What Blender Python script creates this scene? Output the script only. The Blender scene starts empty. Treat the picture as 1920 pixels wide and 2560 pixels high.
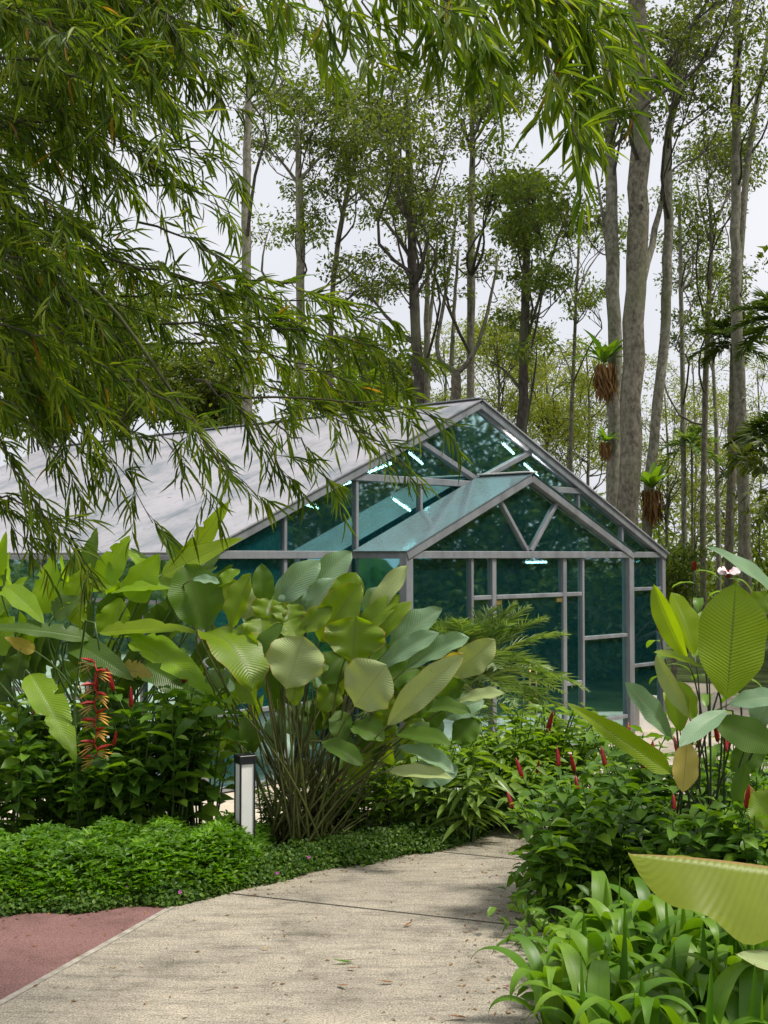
import bpy, math, random
import numpy as np
from mathutils import Vector
PI = math.pi
R = math.radians
scene = bpy.context.scene
COL = scene.collection
RNG = np.random.default_rng(7)
random.seed(7)

# ------------------------------------------------------------------ camera
FPX, CX, CY, CAMH = 3100.0, 960.0, 1280.0, 2.7
PITCH = math.atan((1387 - CY) / FPX)
cam = bpy.data.cameras.new("Camera")
cam.sensor_fit = 'HORIZONTAL'
cam.sensor_width = 36.0
cam.lens = FPX / 1920 * 36
cam.clip_end = 800
cam_ob = bpy.data.objects.new("Camera", cam)
COL.objects.link(cam_ob)
cam_ob.location = (0, 0, CAMH)
cam_ob.rotation_euler = (PI / 2 + PITCH, 0, 0)
scene.camera = cam_ob

# ------------------------------------------------------------------ sky and sun
SUN_EL, SUN_AZ = 60.0, 98.0        # azimuth measured from +Y (ahead) towards +X
world = bpy.data.worlds.new("World")
scene.world = world
world.use_nodes = True
wn, wl = world.node_tree.nodes, world.node_tree.links
wn.clear()
sky = wn.new('ShaderNodeTexSky')
sky.sky_type = 'NISHITA'
sky.sun_disc = False
sky.sun_elevation = R(SUN_EL)
sky.sun_rotation = R(SUN_AZ)
sky.dust_density = 4.0
sky.air_density = 1.0
hs = wn.new('ShaderNodeHueSaturation')
hs.inputs['Saturation'].default_value = 0.22
cl = wn.new('ShaderNodeTexNoise')
cl.inputs['Scale'].default_value = 2.2
cl.inputs['Detail'].default_value = 6
cr = wn.new('ShaderNodeValToRGB')
cr.color_ramp.elements[0].position = 0.30
cr.color_ramp.elements[0].color = (6.3, 6.5, 7.1, 1)
cr.color_ramp.elements[1].position = 0.75
cr.color_ramp.elements[1].color = (8.0, 8.0, 8.3, 1)
tc = wn.new('ShaderNodeTexCoord')
mx = wn.new('ShaderNodeMixRGB')
mx.inputs[0].default_value = 0.75
bg = wn.new('ShaderNodeBackground')
bg.inputs['Strength'].default_value = 0.092
wo = wn.new('ShaderNodeOutputWorld')
wl.new(tc.outputs['Generated'], cl.inputs['Vector'])
wl.new(cl.outputs['Fac'], cr.inputs['Fac'])
wl.new(sky.outputs['Color'], hs.inputs['Color'])
wl.new(hs.outputs['Color'], mx.inputs[1])
wl.new(cr.outputs['Color'], mx.inputs[2])
wl.new(mx.outputs['Color'], bg.inputs['Color'])
wl.new(bg.outputs[0], wo.inputs['Surface'])

sl = bpy.data.lights.new("sun", 'SUN')
sl.energy = 2.8
sl.angle = R(10)
sl.color = (1.0, 0.95, 0.86)
so = bpy.data.objects.new("sun", sl)
COL.objects.link(so)
sd = Vector((math.sin(R(SUN_AZ)) * math.cos(R(SUN_EL)), math.cos(R(SUN_AZ)) * math.cos(R(SUN_EL)), math.sin(R(SUN_EL))))
so.rotation_euler = (-sd).to_track_quat('-Z', 'Y').to_euler()
so.location = (0, 0, 30)

scene.view_settings.view_transform = 'Standard'
scene.view_settings.look = 'None'
scene.view_settings.exposure = 0.6
scene.view_settings.gamma = 1.0
scene.cycles.use_denoising = True
scene.cycles.max_bounces = 7
scene.cycles.diffuse_bounces = 3
scene.cycles.glossy_bounces = 3
scene.cycles.transmission_bounces = 5
scene.cycles.transparent_max_bounces = 10
scene.cycles.caustics_reflective = False
scene.cycles.caustics_refractive = False

# ------------------------------------------------------------------ pixel <-> world
S = 1920 / 1659.0
_F = np.array([0, math.cos(PITCH), math.sin(PITCH)])
_U = np.array([0, -math.sin(PITCH), math.cos(PITCH)])
_R = np.array([1.0, 0, 0])


def ray(x, y):
    return _F + _R * ((x * S - CX) / FPX) + _U * (-(y * S - CY) / FPX)


def P(x, y, Y):
    """Point seen at (x, y) of the 1659 wide picture, Y metres ahead."""
    d = ray(x, y)
    return np.array([0, 0, CAMH]) + d * (Y / d[1])


def G(x, y):
    """Ground point seen at (x, y)."""
    d = ray(x, y)
    return (np.array([0, 0, CAMH]) + d * (-CAMH / d[2]))


def px(n, Y):
    return n * S * Y / FPX


def unit(v):
    v = np.asarray(v, float)
    n = np.linalg.norm(v, axis=-1, keepdims=True)
    return v / np.maximum(n, 1e-9)


# ------------------------------------------------------------------ mesh helpers
class MB:
    def __init__(self):
        self.v, self.loops, self.sizes, self.uv, self.n, self.has_uv = [], [], [], [], 0, False

    def add(self, verts, faces, uv=None):
        verts = np.asarray(verts, float).reshape(-1, 3)
        for f in faces:
            self.loops.append(np.asarray(f, np.int64) + self.n)
            self.sizes.append(np.array([len(f)]))
        self.v.append(verts)
        self.uv.append(np.zeros((len(verts), 2)) if uv is None else np.asarray(uv, float))
        self.has_uv = self.has_uv or uv is not None
        self.n += len(verts)

    def add_arr(self, verts, faces, uv=None):
        """faces: (M,k) array, one face size."""
        verts = np.asarray(verts, float).reshape(-1, 3)
        faces = np.asarray(faces, np.int64)
        if len(faces):
            self.loops.append(faces.ravel() + self.n)
            self.sizes.append(np.full(len(faces), faces.shape[1]))
        self.v.append(verts)
        self.uv.append(np.zeros((len(verts), 2)) if uv is None else np.asarray(uv, float))
        self.has_uv = self.has_uv or uv is not None
        self.n += len(verts)

    def box(self, c, s, ang=0.0):
        c = np.array(c, float)
        s = np.array(s, float) / 2
        v = np.array([[x, y, z] for x in (-1, 1) for y in (-1, 1) for z in (-1, 1)]) * s
        if ang:
            ca, sa = math.cos(ang), math.sin(ang)
            v = np.stack([v[:, 0] * ca - v[:, 1] * sa, v[:, 0] * sa + v[:, 1] * ca, v[:, 2]], 1)
        self.add_arr(v + c, [[0, 1, 3, 2], [4, 6, 7, 5], [0, 4, 5, 1], [2, 3, 7, 6], [0, 2, 6, 4], [1, 5, 7, 3]])
        return self

    def beam(self, a, b, w, h, up=(0, 0, 1)):
        """box from a to b, w across, h along up."""
        a, b = np.array(a, float), np.array(b, float)
        d = unit(b - a)
        side = np.cross(d, up)
        if np.linalg.norm(side) < 1e-5:
            side = np.array([1.0, 0, 0])
        side = unit(side)
        u = np.cross(side, d)
        v = []
        for p in (a, b):
            for i, j in ((-1, -1), (1, -1), (1, 1), (-1, 1)):
                v.append(p + side * i * w / 2 + u * j * h / 2)
        self.add_arr(v, [[0, 3, 2, 1], [4, 5, 6, 7], [0, 1, 5, 4], [1, 2, 6, 5], [2, 3, 7, 6], [3, 0, 4, 7]])
        return self

    def tube(self, pts, rad, n=6, cap=True, rough=0.0):
        pts = np.asarray(pts, float)
        m = len(pts)
        rad = np.broadcast_to(np.asarray(rad, float), (m,))
        tan = unit(np.gradient(pts, axis=0))
        ref = np.array([1.0, 0, 0]) if abs(tan[0][0]) < 0.8 else np.array([0, 1.0, 0])
        s = unit(ref - tan * (tan @ ref)[:, None])
        t = np.cross(tan, s)
        a = np.arange(n) * 2 * PI / n
        rr = rad[:, None] * (1 + (RNG.normal(0, rough, (m, n)) if rough else 0))
        v = pts[:, None, :] + rr[..., None] * (np.cos(a)[None, :, None] * s[:, None, :] + np.sin(a)[None, :, None] * t[:, None, :])
        i = np.arange(m - 1)[:, None] * n
        k = np.arange(n)[None, :]
        k2 = (k + 1) % n
        f = np.stack([i + k, i + k2, i + n + k2, i + n + k], -1).reshape(-1, 4)
        self.add_arr(v.reshape(-1, 3), f)
        if cap:
            self.loops.append(np.arange(n)[::-1] + self.n - m * n)
            self.sizes.append(np.array([n]))
            self.loops.append(np.arange(n) + self.n - n)
            self.sizes.append(np.array([n]))
        return self

    def build(self, name, m, parent=None, smooth=True, origin=None):
        v = np.concatenate(self.v) if self.v else np.zeros((0, 3))
        if origin is not None:
            v = v - np.asarray(origin, float)
        me = bpy.data.meshes.new(name)
        loops = np.concatenate(self.loops).astype(np.int32)
        sizes = np.concatenate(self.sizes).astype(np.int32)
        me.vertices.add(len(v))
        me.vertices.foreach_set('co', v.astype(np.float32).ravel())
        me.loops.add(len(loops))
        me.loops.foreach_set('vertex_index', loops)
        me.polygons.add(len(sizes))
        me.polygons.foreach_set('loop_start', np.concatenate([[0], np.cumsum(sizes)[:-1]]).astype(np.int32))
        me.polygons.foreach_set('loop_total', sizes)
        me.polygons.foreach_set('use_smooth', np.full(len(sizes), bool(smooth)))
        if self.has_uv:
            uvl = me.uv_layers.new(name='UVMap')
            uvl.data.foreach_set('uv', np.concatenate(self.uv)[loops].astype(np.float32).ravel())
        me.update(calc_edges=True)
        me.validate()
        me.materials.append(m)
        o = bpy.data.objects.new(name, me)
        COL.objects.link(o)
        if parent is not None:
            o.parent = parent
        return o


def thing(name, label, cat, loc=(0, 0, 0), rz=0.0, group=None):
    o = bpy.data.objects.new(name, None)
    COL.objects.link(o)
    o.empty_display_size = 0.2
    o.location = loc
    o.rotation_euler = (0, 0, rz)
    o['label'] = label
    o['category'] = cat
    if group:
        o['group'] = group
    return o


def tag(o, label=None, cat=None, group=None, kind=None):
    if label: o['label'] = label
    if cat: o['category'] = cat
    if group: o['group'] = group
    if kind: o['kind'] = kind
    return o


def kids(o):
    return [c for c in bpy.data.objects if c.parent == o]


CHILD = {}


def reg(root):
    """remember a prototype's tree of children for quick copying"""
    CHILD[root.name] = [(c, kids(c)) for c in kids(root)]
    return root


def dup(root, loc, rz=0.0, sc=1.0, label=None, group=None):
    c = root.copy()
    COL.objects.link(c)
    c.location = loc
    c.rotation_euler = (0, 0, rz)
    c.scale = (sc, sc, sc) if np.isscalar(sc) else sc
    if label: c['label'] = label
    if group: c['group'] = group
    for ch, subs in CHILD[root.name]:
        d = ch.copy()
        COL.objects.link(d)
        d.parent = c
        for g in subs:
            e = g.copy()
            COL.objects.link(e)
            e.parent = d
    return c


class Deck:
    """prototypes of a kind: each one is used itself the first time, then copied"""
    def __init__(self, protos):
        self.p, self.used = [reg(p) for p in protos], set()

    def put(self, i, loc, rz=0.0, sc=1.0, label=None, group=None):
        r = self.p[i % len(self.p)]
        if r.name in self.used:
            return dup(r, loc, rz, sc, label, group)
        self.used.add(r.name)
        r.location = loc
        r.rotation_euler = (0, 0, rz)
        r.scale = (sc, sc, sc) if np.isscalar(sc) else sc
        if label: r['label'] = label
        if group: r['group'] = group
        return r


# ------------------------------------------------------------------ materials
def new_mat(name):
    m = bpy.data.materials.new(name)
    m.use_nodes = True
    nt = m.node_tree
    nt.nodes.clear()
    out = nt.nodes.new('ShaderNodeOutputMaterial')
    return m, nt, nt.nodes, nt.links, out


def ramp(nt, fac, stops):
    r = nt.nodes.new('ShaderNodeValToRGB')
    e = r.color_ramp.elements
    while len(e) < len(stops):
        e.new(0.5)
    for k, (p, c) in enumerate(stops):
        e[k].position = p
        e[k].color = (*c, 1)
    nt.links.new(fac, r.inputs['Fac'])
    return r.outputs['Color']


def noise(nt, scale, detail=4, rough=0.55, vec=None, stretch=None, rot=None, obj=True):
    n = nt.nodes.new('ShaderNodeTexNoise')
    n.inputs['Scale'].default_value = scale
    n.inputs['Detail'].default_value = detail
    n.inputs['Roughness'].default_value = rough
    if vec is None:
        t = nt.nodes.new('ShaderNodeTexCoord')
        vec = t.outputs['Object']
    if stretch or rot:
        mp = nt.nodes.new('ShaderNodeMapping')
        if stretch: mp.inputs['Scale'].default_value = stretch
        if rot: mp.inputs['Rotation'].default_value = rot
        nt.links.new(vec, mp.inputs['Vector'])
        vec = mp.outputs['Vector']
    nt.links.new(vec, n.inputs['Vector'])
    return n.outputs['Fac']


def mixc(nt, fac, a, b, mode='MIX'):
    x = nt.nodes.new('ShaderNodeMixRGB')
    x.blend_type = mode
    for s, val in ((0, fac), (1, a), (2, b)):
        if isinstance(val, (int, float)):
            x.inputs[s].default_value = val
        elif isinstance(val, tuple):
            x.inputs[s].default_value = (*val, 1)
        else:
            nt.links.new(val, x.inputs[s])
    return x.outputs[0]


def math_(nt, op, a, b=None):
    x = nt.nodes.new('ShaderNodeMath')
    x.operation = op
    for s, val in ((0, a), (1, b)):
        if val is None: continue
        if isinstance(val, (int, float)): x.inputs[s].default_value = val
        else: nt.links.new(val, x.inputs[s])
    return x.outputs[0]


def bump(nt, h, strength=0.3, dist=0.02):
    b = nt.nodes.new('ShaderNodeBump')
    b.inputs['Strength'].default_value = strength
    b.inputs['Distance'].default_value = dist
    nt.links.new(h, b.inputs['Height'])
    return b.outputs['Normal']


def principled(nt, col, rough=0.5, spec=0.5, metal=0.0, normal=None):
    p = nt.nodes.new('ShaderNodeBsdfPrincipled')
    if isinstance(col, tuple): p.inputs['Base Color'].default_value = (*col, 1)
    else: nt.links.new(col, p.inputs['Base Color'])
    if isinstance(rough, (int, float)): p.inputs['Roughness'].default_value = rough
    else: nt.links.new(rough, p.inputs['Roughness'])
    p.inputs['Specular IOR Level'].default_value = spec
    p.inputs['Metallic'].default_value = metal
    if normal is not None: nt.links.new(normal, p.inputs['Normal'])
    return p


def leaf_mat(name, stops, rough=0.45, spec=0.4, trans=0.4, tcol=1.6, under=None, veins=0.0, var=0.25, edge=None, rib=None, gain=1.3, warm=True):
    """leaf colour varies from leaf to leaf; light passes through the blade"""
    m, nt, N, L, out = new_mat(name)
    geo = N.new('ShaderNodeNewGeometry')
    stops = [(a, tuple(min(0.6, x * gain * w) for x, w in zip(c, (1.12, 1.0, 0.65) if warm else (1, 1, 1)))) for a, c in stops]
    col = ramp(nt, geo.outputs['Random Per Island'], stops)
    nz = noise(nt, 3.0, 3)
    col = mixc(nt, var, col, mixc(nt, 1.0, col, ramp(nt, nz, [(0.3, (0.45, 0.5, 0.4)), (0.7, (1.5, 1.45, 1.3))]), 'MULTIPLY'))
    nrm = None
    if veins or edge or rib:
        uv = N.new('ShaderNodeUVMap')
        sp = N.new('ShaderNodeSeparateXYZ')
        L.new(uv.outputs[0], sp.inputs[0])
        av = math_(nt, 'ABSOLUTE', sp.outputs[1])
        if veins:
            ph = math_(nt, 'SUBTRACT', math_(nt, 'MULTIPLY', sp.outputs[0], 34.0), math_(nt, 'MULTIPLY', av, 4.5))
            wv = math_(nt, 'SINE', math_(nt, 'MULTIPLY', ph, 2 * PI))
            nrm = bump(nt, wv, 0.35 * veins, 0.004)
            wv01 = math_(nt, 'MULTIPLY', math_(nt, 'ADD', wv, 1.0), 0.5)
            col = mixc(nt, math_(nt, 'MULTIPLY', wv01, 0.14 * veins), col, mixc(nt, 1.0, col, (0.62, 0.72, 0.5), 'MULTIPLY'))
        if rib:
            rf = math_(nt, 'LESS_THAN', av, 0.035)
            col = mixc(nt, math_(nt, 'MULTIPLY', rf, 0.75), col, rib)
        if edge:
            nn = noise(nt, 9.0, 2)
            ef = math_(nt, 'GREATER_THAN', av, math_(nt, 'ADD', 0.90, math_(nt, 'MULTIPLY', nn, 0.13)))
            col = mixc(nt, math_(nt, 'MULTIPLY', ef, 0.85), col, edge)
    if veins:
        sp1 = noise(nt, 14.0, 5, 0.75)
        col = mixc(nt, ramp(nt, sp1, [(0.66, (0, 0, 0)), (0.71, (0.7, 0.7, 0.7))]), col, (0.20, 0.13, 0.05))
    if under:
        col = mixc(nt, geo.outputs['Backfacing'], col, mixc(nt, 0.65, col, under))
    p = principled(nt, col, rough, spec, 0, nrm)
    t = N.new('ShaderNodeBsdfTranslucent')
    L.new(mixc(nt, 1.0, col, (tcol, tcol * 1.0, tcol * 0.2), 'MULTIPLY'), t.inputs['Color'])
    mxs = N.new('ShaderNodeMixShader')
    mxs.inputs[0].default_value = trans
    L.new(p.outputs[0], mxs.inputs[1])
    L.new(t.outputs[0], mxs.inputs[2])
    L.new(mxs.outputs[0], out.inputs['Surface'])
    return m


def plain(name, col, rough=0.5, spec=0.5, metal=0.0, nscale=None, namt=0.3, bstr=0.0, stretch=None):
    m, nt, N, L, out = new_mat(name)
    c = col
    nrm = None
    if nscale:
        nz = noise(nt, nscale, 6, 0.6, stretch=stretch)
        dark = tuple(x * (1 - namt) for x in col)
        lite = tuple(min(1, x * (1 + namt)) for x in col)
        c = ramp(nt, nz, [(0.3, dark), (0.7, lite)])
        if bstr: nrm = bump(nt, nz, bstr, 0.01)
    p = principled(nt, c, rough, spec, metal, nrm)
    L.new(p.outputs[0], out.inputs['Surface'])
    return m


def bark_mat(name, base, pale, dark):
    m, nt, N, L, out = new_mat(name)
    n1 = noise(nt, 2.2, 7, 0.65, stretch=(1, 1, 0.35))
    n2 = noise(nt, 14, 5, 0.7, stretch=(1, 1, 0.6))
    n3 = noise(nt, 1.1, 3, 0.5)
    c = ramp(nt, n1, [(0.28, dark), (0.5, base), (0.72, pale)])
    c = mixc(nt, 0.55, c, ramp(nt, n2, [(0.40, dark), (0.60, pale)]))
    c = mixc(nt, ramp(nt, n3, [(0.5, (0, 0, 0)), (0.62, (0.5, 0.5, 0.5))]), c, (0.13, 0.15, 0.07))
    p = principled(nt, c, 0.9, 0.2, 0, bump(nt, n2, 0.6, 0.03))
    L.new(p.outputs[0], out.inputs['Surface'])
    return m


M = {}
M['bark_pale'] = bark_mat('bark_pale', (0.225, 0.21, 0.155), (0.38, 0.36, 0.29), (0.085, 0.078, 0.055))
M['bark_brown'] = bark_mat('bark_brown', (0.165, 0.145, 0.105), (0.29, 0.265, 0.205), (0.055, 0.048, 0.035))
M['bark_limb'] = bark_mat('bark_limb', (0.085, 0.075, 0.06), (0.15, 0.135, 0.11), (0.04, 0.035, 0.03))  # darker than trunk bark: silhouette against the sky put into the colour
M['bark_dark'] = bark_mat('bark_dark', (0.06, 0.05, 0.042), (0.11, 0.095, 0.08), (0.028, 0.024, 0.02))
M['tleaf_dark'] = leaf_mat('tree_leaf_dark', [(0, (0.03, 0.055, 0.014)), (0.5, (0.062, 0.10, 0.020)), (1, (0.13, 0.17, 0.035))], trans=0.42)
M['tleaf_mid'] = leaf_mat('tree_leaf_mid', [(0, (0.045, 0.08, 0.018)), (0.5, (0.08, 0.13, 0.028)), (1, (0.14, 0.19, 0.045))], trans=0.45)
M['tleaf_bright'] = leaf_mat('tree_leaf_bright', [(0, (0.05, 0.095, 0.02)), (0.6, (0.085, 0.145, 0.03)), (1, (0.15, 0.20, 0.05))], trans=0.4)
M['tleaf_yellow'] = leaf_mat('tree_leaf_yellow', [(0, (0.10, 0.16, 0.03)), (0.6, (0.18, 0.24, 0.05)), (1, (0.25, 0.28, 0.09))], trans=0.4)
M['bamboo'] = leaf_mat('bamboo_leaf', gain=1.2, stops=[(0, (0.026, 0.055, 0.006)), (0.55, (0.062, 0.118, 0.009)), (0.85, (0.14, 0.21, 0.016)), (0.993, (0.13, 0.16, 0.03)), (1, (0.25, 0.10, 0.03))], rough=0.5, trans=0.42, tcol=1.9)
M['bamboo_lit'] = leaf_mat('bamboo_leaf_lit', gain=1.35, stops=[(0, (0.05, 0.10, 0.012)), (0.6, (0.10, 0.17, 0.02)), (0.985, (0.18, 0.23, 0.03)), (1, (0.30, 0.13, 0.03))], rough=0.5, trans=0.45, tcol=1.9)  # brighter copy of the bamboo leaf, sunlit look put into the colour
M['twig'] = plain('bamboo_twig', (0.06, 0.055, 0.03), 0.6, 0.3, nscale=20, namt=0.5)
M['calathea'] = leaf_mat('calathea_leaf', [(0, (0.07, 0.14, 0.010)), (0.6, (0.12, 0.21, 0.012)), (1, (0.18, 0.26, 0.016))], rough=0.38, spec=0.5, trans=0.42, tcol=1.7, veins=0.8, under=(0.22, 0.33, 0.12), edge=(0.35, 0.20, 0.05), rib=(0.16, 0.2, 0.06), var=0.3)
M['calathea_pale'] = leaf_mat('calathea_leaf_underside', [(0, (0.30, 0.39, 0.17)), (0.6, (0.37, 0.45, 0.19)), (1, (0.43, 0.47, 0.18))], rough=0.5, spec=0.4, trans=0.25, tcol=1.1, veins=0.8, gain=1.0, warm=False, edge=(0.42, 0.30, 0.10), rib=(0.33, 0.36, 0.15), var=0.2)
M['calathea_glauc'] = leaf_mat('calathea_leaf_bloom', [(0, (0.10, 0.17, 0.10)), (0.6, (0.17, 0.27, 0.16)), (1, (0.25, 0.36, 0.22))], rough=0.4, spec=0.5, trans=0.3, tcol=1.2, veins=1.0, warm=False, rib=(0.3, 0.38, 0.2), var=0.25)
M['calathea_dark'] = leaf_mat('calathea_leaf_shade', [(0, (0.035, 0.085, 0.015)), (0.6, (0.06, 0.13, 0.02)), (1, (0.10, 0.18, 0.025))], rough=0.5, spec=0.35, trans=0.4, veins=0.6, rib=(0.1, 0.13, 0.04))  # darker copy of the calathea leaf with shade put into the colour
M['lime'] = leaf_mat('calathea_leaf_lime', [(0, (0.13, 0.22, 0.008)), (0.6, (0.17, 0.27, 0.010)), (1, (0.21, 0.31, 0.014))], rough=0.4, spec=0.45, trans=0.5, tcol=1.6, veins=1.0, rib=(0.12, 0.19, 0.03), var=0.2)  # yellower, brighter green than the plain calathea leaf
M['near_leaf'] = leaf_mat('calathea_leaf_near', [(0, (0.17, 0.24, 0.02)), (1, (0.19, 0.26, 0.02))], rough=0.42, trans=0.4, tcol=1.5, veins=0.4, rib=(0.42, 0.24, 0.10), gain=1.15)
M['yellowed'] = leaf_mat('leaf_yellowed', [(0, (0.30, 0.27, 0.09)), (1, (0.38, 0.33, 0.12))], rough=0.5, trans=0.35, tcol=1.3, veins=0.8, rib=(0.3, 0.2, 0.07), edge=(0.3, 0.15, 0.05))
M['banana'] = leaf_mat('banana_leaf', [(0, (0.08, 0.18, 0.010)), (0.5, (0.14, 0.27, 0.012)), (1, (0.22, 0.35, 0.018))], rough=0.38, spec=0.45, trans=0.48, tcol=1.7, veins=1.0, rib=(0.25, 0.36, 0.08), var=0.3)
M['banana_dark'] = leaf_mat('banana_leaf_shade', [(0, (0.03, 0.075, 0.014)), (1, (0.07, 0.14, 0.022))], rough=0.38, spec=0.45, trans=0.4, veins=1.0, rib=(0.12, 0.2, 0.04))  # darkened banana leaf, its shaded look is painted in the base colour
M['stem'] = plain('plant_stem', (0.075, 0.085, 0.018), 0.5, 0.4, nscale=7, namt=0.6, stretch=(1, 1, 0.3))
M['stem_dark'] = plain('plant_stem_dark', (0.03, 0.04, 0.02), 0.4, 0.5, nscale=9, namt=0.4)
M['stem_green'] = plain('plant_stem_green', (0.07, 0.13, 0.03), 0.45, 0.4, nscale=9, namt=0.4)
M['gloss'] = leaf_mat('shrub_leaf_glossy', [(0, (0.04, 0.11, 0.018)), (0.6, (0.075, 0.17, 0.026)), (1, (0.13, 0.25, 0.035))], rough=0.4, spec=0.42, trans=0.4, tcol=1.6)
M['shrub'] = leaf_mat('shrub_leaf', [(0, (0.06, 0.14, 0.014)), (0.6, (0.11, 0.22, 0.018)), (1, (0.18, 0.30, 0.03))], rough=0.35, spec=0.5, trans=0.4, tcol=1.6)
M['ginger'] = leaf_mat('ginger_leaf', [(0, (0.07, 0.16, 0.025)), (0.6, (0.12, 0.24, 0.035)), (1, (0.18, 0.30, 0.06))], rough=0.33, spec=0.5, trans=0.4, veins=0.5, rib=(0.2, 0.3, 0.08))
M['hedge'] = leaf_mat('hedge_leaf', gain=0.95, stops=[(0, (0.05, 0.15, 0.006)), (0.6, (0.09, 0.24, 0.008)), (1, (0.15, 0.32, 0.015))], var=0.75, rough=0.45, spec=0.4, trans=0.4)
M['creeper'] = leaf_mat('ground_cover_leaf', [(0, (0.03, 0.085, 0.018)), (0.6, (0.055, 0.125, 0.025)), (1, (0.10, 0.18, 0.04))], var=0.6, rough=0.5, spec=0.35, trans=0.35)
M['strap'] = leaf_mat('strap_leaf', gain=1.3, stops=[(0, (0.045, 0.13, 0.012)), (0.6, (0.08, 0.19, 0.016)), (1, (0.13, 0.25, 0.028))], rough=0.42, spec=0.4, trans=0.35, rib=(0.09, 0.19, 0.04))
M['palm'] = leaf_mat('palm_leaflet', warm=False, stops=[(0, (0.06, 0.12, 0.03)), (0.6, (0.12, 0.19, 0.06)), (1, (0.22, 0.29, 0.13))], rough=0.35, spec=0.5, trans=0.35)
M['palm_dark'] = leaf_mat('palm_leaflet_dark', [(0, (0.03, 0.06, 0.018)), (1, (0.07, 0.12, 0.03))], rough=0.35, spec=0.5, trans=0.3)
M['dead'] = leaf_mat('dead_frond', [(0, (0.08, 0.05, 0.03)), (1, (0.22, 0.14, 0.09))], rough=0.8, spec=0.1, trans=0.15, tcol=1.0)
M['red'] = plain('red_bract', (0.25, 0.006, 0.010), 0.35, 0.5, nscale=30, namt=0.5)
M['red_bright'] = plain('red_bract_bright', (0.36, 0.02, 0.012), 0.5, 0.5, nscale=30, namt=0.4)
M['yellow'] = plain('yellow_bract', (0.50, 0.24, 0.03), 0.5, 0.4, nscale=20, namt=0.3)
M['pinkpetal'] = plain('pink_petal', (0.55, 0.12, 0.42), 0.6, 0.2, nscale=30, namt=0.3)
M['whitepetal'] = plain('white_petal', (0.75, 0.62, 0.62), 0.5, 0.3, nscale=20, namt=0.2)
M['brownbit'] = plain('dry_leaf', (0.22, 0.10, 0.04), 0.7, 0.2, nscale=30, namt=0.5)
M['greybit'] = plain('dry_twig', (0.10, 0.075, 0.05), 0.8, 0.2, nscale=30, namt=0.5)


def concrete(name, base, streak, speck):
    m, nt, N, L, out = new_mat(name)
    big = noise(nt, 0.55, 5, 0.6)
    st = noise(nt, 2.6, 7, 0.75, stretch=(0.7, 3.0, 1), rot=(0, 0, R(-8)))
    st2 = noise(nt, 9, 6, 0.8, stretch=(0.5, 4.0, 1), rot=(0, 0, R(-8)))
    fine = noise(nt, 75, 3, 0.85)
    c = ramp(nt, big, [(0.3, tuple(x * 0.80 for x in base)), (0.7, tuple(x * 1.12 for x in base))])
    stain = noise(nt, 1.3, 6, 0.7)
    c = mixc(nt, 1.0, c, ramp(nt, stain, [(0.34, (0.62, 0.62, 0.60)), (0.5, (1, 1, 1)), (0.66, (1.1, 1.09, 1.06))]), 'MULTIPLY')
    k = streak
    c = mixc(nt, 1.0, c, ramp(nt, st, [(0.33, (1 - k, 1 - k, 1 - k)), (0.52, (1.0, 1.0, 1.0)), (0.75, (1.1, 1.08, 1.05))]), 'MULTIPLY')
    c = mixc(nt, 1.0, c, ramp(nt, st2, [(0.30, (1 - k, 1 - k, 1 - k)), (0.45, (1.0, 1.0, 1.0))]), 'MULTIPLY')
    c = mixc(nt, 1.0, c, ramp(nt, fine, [(0.30, (1 - speck,) * 3), (0.5, (1, 1, 1)), (0.72, (1 + speck,) * 3)]), 'MULTIPLY')
    hh = math_(nt, 'ADD', st2, math_(nt, 'MULTIPLY', fine, 0.6))
    p = principled(nt, c, 0.85, 0.25, 0, bump(nt, hh, 0.25, 0.004))
    L.new(p.outputs[0], out.inputs['Surface'])
    return m


M['concrete'] = concrete('path_concrete', (0.355, 0.315, 0.25), 0.42, 0.8)
M['plaza'] = concrete('plaza_paving', (0.66, 0.58, 0.46), 0.08, 0.15)
M['redpave'] = concrete('red_paving', (0.215, 0.115, 0.105), 0.08, 0.7)
M['joint'] = plain('joint', (0.06, 0.055, 0.05), 0.9, 0.1, nscale=12, namt=0.4)
M['soil'] = plain('soil', (0.055, 0.04, 0.026), 0.95, 0.1, nscale=8, namt=0.5, bstr=0.6)
M['lawn'] = plain('lawn', (0.06, 0.085, 0.025), 0.95, 0.1, nscale=1.2, namt=0.6, bstr=0.5)
M['steel'] = plain('greenhouse_steel', (0.225, 0.235, 0.25), 0.5, 0.4, 0.0, nscale=5, namt=0.28, stretch=(1, 1, 0.3))
M['steel_dark'] = plain('truss_steel', (0.04, 0.045, 0.05), 0.5, 0.5, 0.2, nscale=5, namt=0.3)
M['brass'] = plain('brass', (0.45, 0.34, 0.12), 0.35, 0.5, 0.6, nscale=20)
M['black'] = plain('black_metal', (0.012, 0.014, 0.018), 0.35, 0.5, nscale=8, namt=0.4)
M['whiteplastic'] = plain('opal_diffuser', (0.80, 0.79, 0.77), 0.4, 0.4, nscale=3, namt=0.06)
M['whitewall'] = plain('white_plaster', (0.72, 0.70, 0.66), 0.8, 0.2, nscale=4, namt=0.12)


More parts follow.
